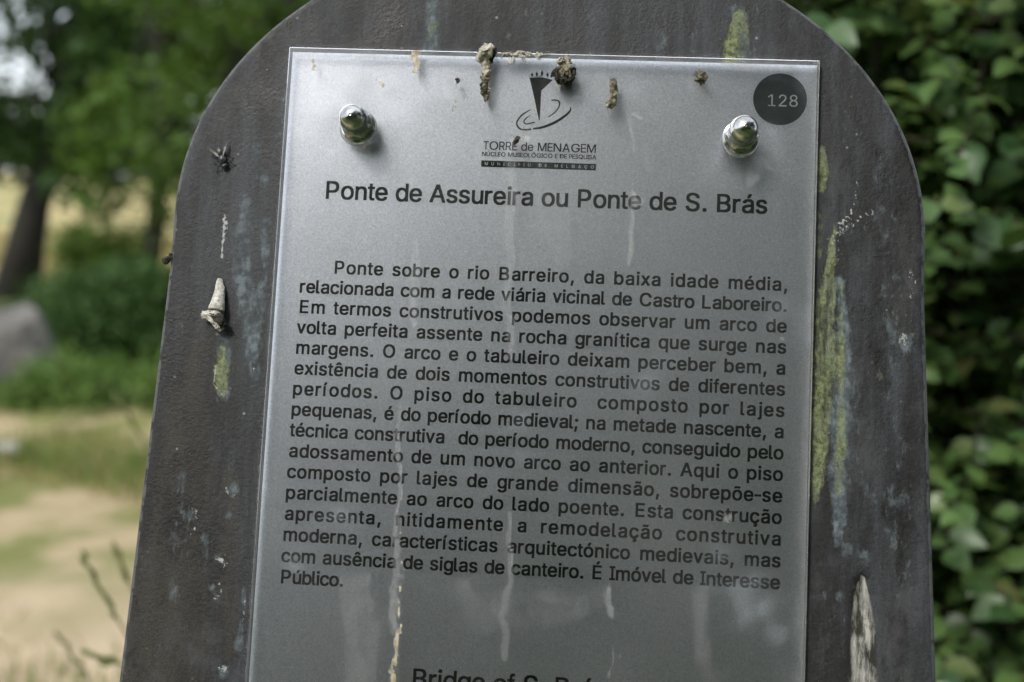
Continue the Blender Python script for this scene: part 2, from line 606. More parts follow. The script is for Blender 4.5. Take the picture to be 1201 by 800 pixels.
# ---- tall grass stalks beside the sign (left)
M_stalk = Mat('green_stalk'); M_stalk.to('Base Color', M_stalk.ramp(M_stalk.noise(30), [(.3, (.09, .12, .03)), (.7, (.19, .20, .07))])); M_stalk.set(Roughness=.6)
for i, (pts, dist, lab) in enumerate([
        ([(100, 658), (122, 700), (150, 748), (185, 830)], 1.25, 'seeding grass stalk leaning left, lowest but one at the left of the sign'),
        ([(138, 648), (146, 672), (158, 700), (180, 800)], 1.35, 'short seeding grass stalk touching the left edge of the sign'),
        ([(108, 768), (130, 776), (150, 786), (185, 840)], 1.15, 'almost level grass stalk at the bottom left of the sign'),
        ([(140, 470), (158, 500), (172, 530), (200, 640)], 1.7, 'highest green grass stalk beside the left edge of the sign'),
        ([(72, 748), (95, 785), (110, 815), (135, 880)], 1.6, 'blurred grass stalk at the bottom left above the pale path')]):
    wp = [D(px, py, dist) for px, py in pts]
    end = wp[-1]
    wp += [Vector((end.x + .03, end.y, end.z * .5)), Vector((end.x + .05, end.y, -.02))]
    base = wp[-1].copy()
    loc = [tuple(p - base) for p in wp]
    sp = smoothpath(loc, 5)
    t = empty('grass_stalk', base); tag(t, lab, 'grass stalk', 'tall grass stalks left of the sign')
    link('stem', mesh('stem', *tube([tuple(q) for q in sp], [.0009 + .0011 * k / len(sp) for k in range(len(sp))], 6), True), M_stalk.m, t)
    rr = random.Random(i)
    for k in range(9):
        q = Vector(sp[k]); q2 = Vector(sp[k + 1]); d = (q - q2).normalized()
        side = Vector((rr.uniform(-1, 1), rr.uniform(-1, 1), rr.uniform(-.3, .3))).normalized()
        o = link('seed', mesh('seed', *tube([q, q + d * .004 + side * .0025, q + d * .010 + side * .003, q + d * .014 + side * .002], [.0008, .0024, .002, .0004], 6), True), M_stalk.m, t)


# ---- leafy shrubs to the right of and behind the sign
def broad_leaf(seed):
    rr = random.Random(seed)
    n = 6
    wid = [0, .24, .35, .36, .29, .16, 0]
    V, F = [], []
    cup = rr.uniform(.12, .35); droop = rr.uniform(.1, .5); tw = rr.uniform(-.12, .12)
    for i in range(n + 1):
        u = i / n
        z = -droop * u * u * .5
        wv = wid[i] * rr.uniform(.93, 1.07)
        V += [(-wv, u, z + cup * wv + tw * wv), (0, u, z), (wv, u, z + cup * wv - tw * wv)]
    for i in range(n):
        a = i * 3
        if i == 0: F += [(1, 4, 3), (1, 5, 4)]
        elif i == n - 1: F += [(a, a + 1, a + 4), (a + 1, a + 2, a + 4)]
        else: F += [(a, a + 1, a + 4, a + 3), (a + 1, a + 2, a + 5, a + 4)]
    # drop unused corners of the two tips
    used = sorted({v for f in F for v in f}); mp_ = {v: k for k, v in enumerate(used)}
    return [V[v] for v in used], [tuple(mp_[v] for v in f) for f in F]


lm = Mat('shrub_leaf')
oi = lm.n('ObjectInfo')
lc = lm.ramp(oi.outputs['Random'], [(0, (.035, .085, .028)), (.45, (.075, .15, .05)), (.88, (.12, .205, .07)), (1, (.19, .16, .06))])
lc = lm.mix(lm.ramp(lm.noise(1.2, 3), [(.35, 0.), (.65, .4)]), lc, (.035, .085, .035))
lm.to('Base Color', lc); lm.set(Roughness=.40, **{'Specular IOR Level': .6})
tr = lm.n('BsdfTranslucent'); lm.l(lm.mix(.5, lc, (.12, .2, .02)), tr.inputs[0])
ms = lm.n('MixShader'); ms.inputs[0].default_value = .42
lm.l(lm.b.outputs[0], ms.inputs[1]); lm.l(tr.outputs[0], ms.inputs[2]); lm.l(ms.outputs[0], lm.out.inputs[0])
LEAVES = []
for k in range(6):
    me = mesh('leaf', *broad_leaf(100 + k), True); me.materials.append(lm.m); LEAVES.append(me)
M_shrub = leaf_mat('shrub_foliage', (.045, .10, .03), (.11, .19, .055), gloss=.35, scale=2.5, yellow=(.11, .13, .04))
M_twig = bark_mat('shrub_twig', (.03, .026, .018), (.08, .065, .045))


def leafy_shrub(label, base, rx, ry, h, ntwig, leaf, seed, zlow=.15):
    rr = random.Random(seed)
    base = Vector(base)
    t = empty('leafy_shrub', base); tag(t, label, 'shrub', 'leafy shrubs right of the sign')
    stems, tips = [], []
    for i in range(9):
        a = rr.uniform(0, 2 * PI); q = rr.uniform(.2, .8)
        top = Vector((math.cos(a) * rx * q, math.sin(a) * ry * q, h * rr.uniform(.75, 1.0)))
        mid = Vector((top.x * .55 + rr.uniform(-.06, .06), top.y * .55, top.z * .5))
        P = smoothpath([(0.02 * i - .08, .01 * i, -.03), tuple(mid), tuple(top)], 8)
        stems.append(tube([tuple(p) for p in P], [.0055 - .004 * k / len(P) for k in range(len(P))], 7, .05, i))
        tips.append(P)
    link('stem', mesh('stem', *join(*stems), True), M_twig, t)
    twigs, leaves = [], []
    for i in range(ntwig):
        P = rr.choice(tips); u = rr.uniform(zlow, 1) ** .8; k = int(u * (len(P) - 1)); a = Vector(P[k])
        an = rr.uniform(0, 2 * PI); L = rr.uniform(.12, .34)
        d = Vector((math.cos(an) * rx, math.sin(an) * ry, rr.uniform(-.1, .35) * rx)).normalized()
        pts = [a + d * L * s + Vector((0, 0, -.10 * L * s * s)) for s in (0, .33, .66, 1)]
        twigs.append(tube(pts, [.0022, .0018, .0013, .0007], 5))
        nl = int(L / (leaf * .55)) + 2
        for j in range(nl):
            s = (j + 1) / nl
            q = a + d * L * s + Vector((0, 0, -.10 * L * s * s))
            side = d.cross(Vector((0, 0, 1))) * (1 if j % 2 else -1)
            dirn = (side * .9 + d * .55 + Vector((0, 0, rr.uniform(-.55, .1))) + Vector((rr.gauss(0, .4), rr.gauss(0, .4), rr.gauss(0, .4)))).normalized()
            nrm = Vector((rr.gauss(-.1, .5), rr.gauss(-.6, .5), 1)).normalized()
            if (base + q - CAM).length < 1.08: continue
            leaves.append((q, dirn, nrm, leaf * rr.uniform(.6, 1.25), rr.randrange(6)))
    link('twig', mesh('twig', *join(*twigs), True), M_twig, t)['kind'] = 'stuff'
    # the largest seen leaves are single parts
    def rank(L):
        x, y = to_photo(base + L[0])
        inside = -30 < x < 1230 and -30 < y < 830 and not (60 < y and 190 < x < 1075)
        return (0 if inside else 1, (base + L[0] - CAM).length / L[3])
    leaves.sort(key=rank)
    def frame(dirn, nrm):
        x = dirn.cross(nrm).normalized(); z = x.cross(dirn).normalized()
        return Matrix((x, dirn, z)).transposed()
    for q, dirn, nrm, s, kk in leaves[:290]:
        o = bpy.data.objects.new('leaf', LEAVES[kk]); COL.objects.link(o); o.parent = t
        m4 = (frame(dirn, nrm) * s).to_4x4(); m4.translation = q
        o.matrix_local = m4
    rest = []
    for q, dirn, nrm, s, kk in leaves[290:]:
        fr = frame(dirn, nrm) * s
        lv = LEAVES[kk]
        rest.append(([q + fr @ v.co for v in lv.vertices], [tuple(p.vertices) for p in lv.polygons]))
    if rest:
        link('foliage', mesh('foliage', *join(*rest), True), M_shrub, t)['kind'] = 'stuff'
    return t


leafy_shrub('leafy shrub right beside the sign, nearest of the three', gb(1165, 1.50), .38, .20, 2.0, 1150, .032, 201, zlow=.22)
leafy_shrub('leafy shrub just behind the top right curve of the sign', gb(1015, 1.9), .42, .25, 2.1, 1100, .034, 202, zlow=.15)
leafy_shrub('leafy shrub at the right edge of the picture behind the nearest one', gb(1260, 2.2), .5, .3, 2.3, 1100, .038, 203, zlow=.15)
# darker thicket behind them
for i, (px, dist, lab) in enumerate([(1120, 3.0, 'dark thicket behind the shrubs at the right edge'), (900, 3.3, 'dark thicket behind the sign')]):
    t = empty('thicket', gb(px, dist)); tag(t, lab, 'bush')
    rr = random.Random(90 + i)
    bl = [(rr.uniform(-.9, .9), rr.uniform(-.3, .3), rr.uniform(.2, 2.1), rr.uniform(.25, .45), .9) for _ in range(34)]
    link('stem', mesh('stem', *join(*[tube([(0, 0, -.03), (q[0] * .5, q[1] * .4, q[2] * .5), q[:3]], [.02, .012, .004], 6) for q in bl]), True), M_twig, t)
    V, F = leaf_cloud(crown_points(bl, 2600, 95 + i, .35), .055, seed=97 + i)
    link('foliage', mesh('foliage', V, F), M_bush, t)
# long grass clump at the bottom right
M_sedge = leaf_mat('sedge_blades', (.035, .09, .015), (.08, .17, .03), gloss=.4, scale=3)
for i, (px, dist, lab) in enumerate([(1140, 1.12, 'clump of long grass blades at the bottom right corner'), (1215, 1.3, 'clump of long grass blades cut by the right edge near the bottom')]):
    V, F = [], []
    rr = random.Random(120 + i)
    for k in range(70):
        a = rr.uniform(0, 2 * PI); L = rr.uniform(.65, 1.08); out = rr.uniform(.05, .22); w = rr.uniform(.0022, .0042)
        d = Vector((math.cos(a), math.sin(a), 0)); sd = Vector((-d.y, d.x, 0))
        b0 = Vector((rr.uniform(-.05, .05), rr.uniform(-.05, .05), -.02)); n0 = len(V)
        for j in range(8):
            u = j / 7
            c = b0 + d * out * u * u * 1.4 + Vector((0, 0, L * (u - .22 * u ** 3)))
            ww = w * (1 - u ** 2.5) + .0002
            V += [c - sd * ww, c + Vector((0, 0, -ww * .4)) - d * ww * .5, c + sd * ww]
        for j in range(7):
            p = n0 + j * 3
            F += [(p, p + 1, p + 4, p + 3), (p + 1, p + 2, p + 5, p + 4)]
    o = link('grass_clump', mesh('grass_clump', V, F, True), M_sedge); o.location = gb(px, dist)
    tag(o, lab, 'grass', 'clumps of long grass right of the sign')


# ================================================================== THE SIGN
CX = 94.2                                                     # centre line of the slab, mm
sign = empty('information_sign', W(CX, 1250, 8))
tag(sign, 'round topped dark metal sign stand with a clear plate of Portuguese text about a bridge', 'sign')
SIGN_INV = Matrix.Translation(-Vector(sign.location))


def pl(name, V, F, mat, parent=None, smooth=False, kind=None):
    """mesh given in sign millimetres, stored relative to the sign's base"""
    a = np.asarray([tuple(v) for v in V], float) / 1000
    m = np.array(M3)
    w = a @ m.T + np.array(ORIGIN) - np.array(sign.location)
    o = link(name, mesh(name, w, F, smooth), mat, parent if parent is not None else sign)
    if kind: o['kind'] = kind
    return o


def strokes(xy, lst):
    """soft-edged strokes: each a photo polyline [(px, py, r_px), ...] with a strength"""
    out = np.zeros(len(xy))
    for pts, st in lst:
        q = [(*S(a, b), r * .337) for a, b, r in pts]
        if len(q) == 1: q = q * 2
        for (x0, y0, r0), (x1, y1, r1) in zip(q[:-1], q[1:]):
            dx, dy = x1 - x0, y1 - y0
            L = dx * dx + dy * dy + 1e-9
            t = np.clip(((xy[:, 0] - x0) * dx + (xy[:, 1] - y0) * dy) / L, 0, 1)
            d = np.hypot(xy[:, 0] - x0 - t * dx, xy[:, 1] - y0 - t * dy)
            rr_ = r0 + t * (r1 - r0)
            out = np.maximum(out, st * np.clip(1.5 - d / np.maximum(rr_, .1), 0, 1))
    return out


# ---- metal slab: outline rows from the crown of the arch down to the ground
HW, TOPY, SHY = 148.0, -141.0, -22.0
rows = []
for k in range(1, 150):
    a = k / 149 * PI / 2
    e = 2 / 2.04
    rows.append((HW * math.sin(a) ** e, SHY - (SHY - TOPY) * math.cos(a) ** e))
y = SHY
while y < 190:
    y += 1.15
    rows.append((HW + max(0, y) * .044, y))
while y < 1245:
    y = min(y + 40, 1245)
    rows.append((HW + min(y, 400) * .044, y))
rows = np.array(rows)
tan = np.gradient(rows, axis=0); tan /= np.linalg.norm(tan, axis=1)[:, None]
nor = np.stack([tan[:, 1], -tan[:, 0]], 1)                     # outward normal on the right side
RB = 2.6; NI = 250; DEP = 17.0
prof = [(0, DEP), (0, RB)] + [(RB * (1 - math.cos(b)), RB * (1 - math.sin(b))) for b in (PI / 8, PI / 4, 3 * PI / 8, PI / 2)]
Z0 = 0.6                                                       # slab face just behind the printed sheet
V = []
for i in range(len(rows)):
    r0, n0 = rows[i], nor[i]
    left, right = [], []
    for ins, z in prof:
        p = r0 - n0 * ins
        p[0] = max(p[0], .02)
        right.append((CX + p[0], p[1], Z0 + z)); left.append((CX - p[0], p[1], Z0 + z))
    inner = right[-1]
    xi = inner[0] - CX
    mid = [(CX - xi + 2 * xi * k / NI, inner[1], Z0) for k in range(1, NI)]
    V += left + mid + right[::-1]
V = np.array(V)
nc = NI - 1 + 2 * len(prof)
idx = np.arange(len(rows) - 1)[:, None] * nc + np.arange(nc - 1)[None]
F = np.stack([idx, idx + 1, idx + nc + 1, idx + nc], -1).reshape(-1, 4)
bk = np.stack([np.arange(len(rows) - 1) * nc + nc - 1, np.arange(len(rows) - 1) * nc,
               np.arange(1, len(rows)) * nc, np.arange(1, len(rows)) * nc + nc - 1], 1)
F = np.concatenate([F, bk])

xy = V[:, :2]
# the long bare scar at the lower right is eaten a little into the paint
scar = [([(1012, 678, 3), (1011, 700, 9), (1013, 740, 14), (1013, 800, 16), (1012, 860, 15), (1012, 900, 5)], 1.0)]
sc_ = strokes(xy, scar)
face = V[:, 2] <= Z0 + 1e-6
V[:, 2] += np.where(face, .9 * np.clip((sc_ - .35) * 3, 0, 1), 0)
lichen = strokes(xy, [
    ([(866, 16, 6), (866, 40, 11), (862, 68, 14)], 1.7),
    ([(966, 172, 4), (965, 195, 7), (962, 222, 6)], .8),
    ([(961, 250, 4), (962, 300, 5)], .6),
    ([(980, 262, 2), (974, 300, 5), (970, 350, 11), (969, 420, 13), (965, 480, 11), (961, 540, 8), (957, 585, 4)], 1.05),
    ([(986, 330, 1.5), (987, 420, 4), (986, 470, 5), (986, 530, 7), (983, 580, 4)], 1.0),
    ([(260, 408, 5), (258, 432, 8), (260, 458, 8)], 1.0),
    ([(507, 12, 6), (506, 40, 9)], .55),
    ([(302, 478, 6), (300, 490, 4)], .55), ([(1062, 396, 9)], .5), ([(1008, 690, 5)], .6)])
lich_blue = strokes(xy, [
    ([(506, 5, 8), (507, 50, 9), (500, 58, 8)], .8),
    ([(866, 10, 10), (868, 60, 16)], .7),
    ([(985, 330, 6), (990, 420, 10), (985, 500, 14), (984, 590, 11), (983, 640, 5)], .85),
    ([(770, 20, 12), (775, 50, 10)], .45), ([(815, 40, 10), (812, 60, 9)], .5), ([(785, 5, 10)], .4),
    ([(300, 170, 6), (308, 215, 9)], .62), ([(288, 235, 8), (284, 300, 13), (288, 350, 14), (294, 400, 12), (300, 440, 8)], .74), ([(330, 110, 8), (322, 200, 6)], .42), ([(212, 560, 8), (205, 700, 10)], .45), ([(700, 20, 16)], .45), ([(600, 40, 10)], .4), ([(1030, 180, 14), (1045, 300, 12), (1050, 480, 14), (1060, 700, 12)], .40),
    ([(312, 260, 7), (306, 360, 8), (303, 420, 7)], .6), ([(262, 395, 10), (262, 465, 10)], .62),
    ([(272, 575, 8)], .7), ([(266, 605, 6)], .62), ([(225, 590, 8), (222, 625, 7)], .35), ([(240, 630, 6), (238, 665, 8)], .55),
    ([(255, 655, 7)], .68), ([(250, 690, 6), (253, 705, 5)], .66), ([(285, 690, 5), (280, 760, 5)], .6), ([(262, 788, 8)], .7),
    ([(1062, 402, 13)], .8), ([(985, 700, 8), (950, 700, 6)], .5), ([(1000, 430, 6), (1010, 560, 8), (1030, 600, 6)], .48),
    ([(1040, 575, 6), (1042, 640, 8)], .45), ([(980, 640, 6), (1015, 655, 12)], .5)])
white_ = strokes(xy, [
    ([(222, 592, 1.3), (229, 599, 1.6), (231, 614, 1.6), (224, 626, 1.2)], .82), ([(251, 658, 1.2), (258, 654, 1.8), (264, 665, 1.4), (262, 674, 1)], .9),
    ([(256, 682, 1.1), (259, 694, 1.5), (250, 703, 1.3)], .85), ([(268, 566, 1), (262, 580, 1.4), (270, 588, 1.2)], .8), ([(290, 690, 1), (284, 725, 1.3), (279, 762, 1)], .62),
    ([(243, 618, 1), (241, 650, 1.2)], .6), ([(255, 785, 1.3), (262, 779, 1.5), (266, 789, 1.3), (258, 793, 1.2)], .85), ([(252, 418, 1.2), (251, 452, 1.3), (262, 465, 1.6)], .8),
    ([(303, 395, 1), (298, 430, 1.3), (297, 460, 1)], .62), ([(453, 22, 1.2)], .8), ([(468, 28, 1.6), (473, 30, 1.2)], .7), ([(905, 160, 1), (1008, 156, 1)], .0),
    ([(262, 252, 2), (263, 262, 4), (262, 275, 3), (259, 302, 1.5)], 1.0),
    ([(312, 80, 2.5)], .9), ([(268, 577, 5), (274, 582, 4)], .62), ([(262, 645, 2), (265, 662, 2)], .62),
    ([(1006, 210, .8), (1004, 232, 1.2), (998, 250, 1.6), (985, 262, 3)], .85), ([(1026, 246, 1.2), (1010, 255, 1.5), (985, 272, 2.5)], .8),
    ([(1025, 250, 1), (1014, 268, 1.4)], .7), ([(1000, 262, 6), (975, 280, 8), (985, 300, 7)], .48),
    ([(1066, 318, 5), (1073, 330, 5), (1068, 350, 4)], .5), ([(1060, 398, 7)], .75),
    ([(254, 656, 2), (262, 662, 2), (264, 668, 2)], .7), ([(256, 700, 2), (250, 702, 2)], .7), ([(262, 786, 4)], .7), ([(180, 768, 3)], .55)])
rust_ = strokes(xy, [
    ([(240, 420, 30), (215, 520, 45), (205, 650, 55), (190, 800, 60)], .62), ([(265, 560, 16), (262, 760, 20)], .5),
    ([(203, 440, 6), (204, 500, 5)], .8), ([(985, 620, 30), (1000, 800, 30)], .3), ([(590, 30, 30)], .35), ([(1060, 250, 20), (1060, 380, 20)], .4)])

m = Mat('weathered_metal')
P = m.coord('Object', (1, 1, 1))
st = m.coord('Object', (1, .25, .12))
big = m.noise(16, 5, .6)
fine = m.noise(1500, 3, .75)
streak = m.noise(110, 5, .65, st)
base = m.ramp(big, [(.3, (.012, .0128, .014)), (.7, (.026, .027, .029))])
base = m.mix(m.ramp(streak, [(.48, 0.), (.66, .6)]), base, (.055, .062, .07))
base = m.mix(m.ramp(streak, [(.34, .8), (.48, 0.)]), base, (.009, .0085, .008))
rustn = m.math('ADD', m.attr('rust'), m.math('MULTIPLY', m.math('SUBTRACT', streak, .5), 1.3))
base = m.mix(m.ramp(rustn, [(.32, 0.), (.75, .7)]), base, (.034, .027, .014))
speck = m.noise(240, 3, .7)
base = m.mix(m.ramp(fine, [(.35, .55), (.55, 0.)]), base, (.006, .006, .006))
base = m.mix(m.ramp(fine, [(.58, 0.), (.72, .5)]), base, (.06, .06, .062))
mott = m.noise(38, 8, .78, m.coord('Object', (1, .7, .6)))
base = m.mix(m.ramp(mott, [(.38, .85), (.50, 0.)]), base, (.0065, .0065, .0065))
base = m.mix(m.ramp(mott, [(.54, 0.), (.66, .6)]), base, (.060, .062, .064))
scf = m.noise(330, 7, .8, m.coord('Object', (1, .5, .22)))
base = m.mix(m.ramp(scf, [(.62, 0.), (.70, .6)]), base, (.12, .125, .13))
base = m.mix(m.ramp(scf, [(.30, .7), (.38, 0.)]), base, (.035, .022, .012))
vor = m.n('TexVoronoi', feature='F1'); vor.inputs['Scale'].default_value = 130; m.l(m.coord(), vor.inputs['Vector'])
base = m.mix(m.math('MULTIPLY', m.ramp(vor.outputs['Distance'], [(.05, 1.), (.10, 0.)]), m.ramp(m.noise(60, 2), [(.52, 0.), (.60, .7)])), base, (.25, .26, .25))
base = m.mix(m.ramp(speck, [(.66, 0.), (.74, .35)]), base, (.07, .05, .028))


def cover(attr, nscale, amount, t0, t1, vec=None):
    n1 = m.noise(nscale, 6, .72, vec)
    v = m.math('ADD', m.attr(attr), m.math('MULTIPLY', m.math('SUBTRACT', n1, .5), amount))
    return m.ramp(v, [(t0, 0.), (t1, 1.)])


blue_m = cover('pale', 240, 2.4, .42, .95, m.coord('Object', (1, .6, .45)))
base = m.mix(m.math('MULTIPLY', blue_m, .75), base, m.mix(m.ramp(m.noise(300, 3), [(.4, 0.), (.6, 1.)]), (.07, .09, .10), (.17, .205, .22)))
lic_m = cover('lichen', 260, 3.2, .42, .92, m.coord('Object', (1, .6, .5)))
lic_m = m.math('MULTIPLY', lic_m, m.ramp(m.noise(120, 7, .78, m.coord('Object', (1, .35, .16))), [(.40, .12), (.50, 1.)]))
lcol = m.mix(m.ramp(m.noise(420, 6, .8), [(.38, 0.), (.60, 1.)]), (.045, .06, .024), (.22, .245, .12))
lcol = m.mix(m.ramp(m.noise(90, 4, .7), [(.5, 0.), (.65, .6)]), lcol, (.15, .18, .14))
base = m.mix(m.math('MULTIPLY', lic_m, .92), base, lcol)
wh_m = cover('white', 900, 2.6, .62, .80)
base = m.mix(m.math('MULTIPLY', wh_m, .85), base, (.40, .41, .40))
sc_n = m.noise(150, 6, .75, m.coord('Object', (1, .3, .16)))
sc_in = m.ramp(m.attr('scar'), [(.45, 0.), (.62, 1.)])
scol = m.mix(m.ramp(m.math('ADD', sc_n, m.math('MULTIPLY', m.attr('scarw'), .11)), [(.48, 0.), (.66, 1.)]), (.022, .022, .018), (.40, .39, .35))
scol = m.mix(m.ramp(m.noise(260, 6, .8, m.coord('Object', (1, .4, .3))), [(.38, .8), (.48, 0.)]), scol, (.03, .032, .022))
base = m.mix(sc_in, base, scol)
base = m.mix(m.ramp(m.math('ADD', m.attr('rim_sheen'), m.math('MULTIPLY', m.math('SUBTRACT', m.noise(200, 5, .7), .5), 1.6)), [(.85, 0.), (1.3, .6)]), base, (.11, .11, .11))
m.to('Base Color', base)
rg = m.ramp(mott, [(.35, .40), (.62, .70)])
rg = m.mix(m.math('MAXIMUM', lic_m, m.math('MAXIMUM', sc_in, blue_m)), rg, (.9, .9, .9))
m.to('Roughness', rg)
m.set(**{'Specular IOR Level': .34})
pebble = m.noise(600, 4, .7)
nb = m.bump(pebble, .46, .0006)
nb = m.bump(m.math('ADD', lic_m, wh_m), .5, .0008, nb)
m.to('Normal', nb)
slab = pl('metal_slab', V, F, m.m, smooth=True)
for nme, arr in (('lichen', lichen), ('pale', lich_blue), ('white', white_), ('rust', rust_), ('scar', sc_)):
    set_attr(slab.data, nme, arr * face if nme != 'rust' else arr)
set_attr(slab.data, 'scarw', strokes(xy, [([(1004, 752, 7), (1003, 780, 9), (1004, 830, 9)], 1.0), ([(1014, 716, 2), (1018, 740, 3), (1020, 762, 2)], .9), ([(1004, 700, 2), (1003, 735, 3)], .7), ([(1024, 780, 3), (1024, 830, 4)], .6)]) * face)
set_attr(slab.data, 'rim_sheen', (~face & (V[:, 2] < Z0 + RB * .95)).astype(float))  # bevel made paler: reflection of the sky put into the colour

# ---- printed silver sheet
XL, XR, YT, YB = -10.24, 199.76, -90.43, 206.6
sm = Mat('silver_print_sheet')
gr = sm.noise(1500, 3, .8)
gr2 = sm.noise(750, 3, .8)
sm.to('Base Color', sm.mix(.45, sm.ramp(gr, [(.3, (.50, .50, .54)), (.7, (.99, .985, 1.0))]), sm.ramp(gr2, [(.3, (.68, .68, .73)), (.7, (.93, .93, .98))])))
sm.set(Metallic=.92)
sm.to('Roughness', sm.ramp(gr2, [(.3, .31), (.7, .39)]))


def box(x0, x1, y0, y1, z0, z1):
    V = [(x, y, z) for z in (z0, z1) for y in (y0, y1) for x in (x0, x1)]
    return V, [(0, 1, 3, 2), (4, 6, 7, 5), (0, 4, 5, 1), (2, 3, 7, 6), (0, 2, 6, 4), (1, 5, 7, 3)]


sheet = pl('printed_sheet', *box(XL + .3, XR - .3, YT + .4, YB - .4, 0, .35), sm.m)

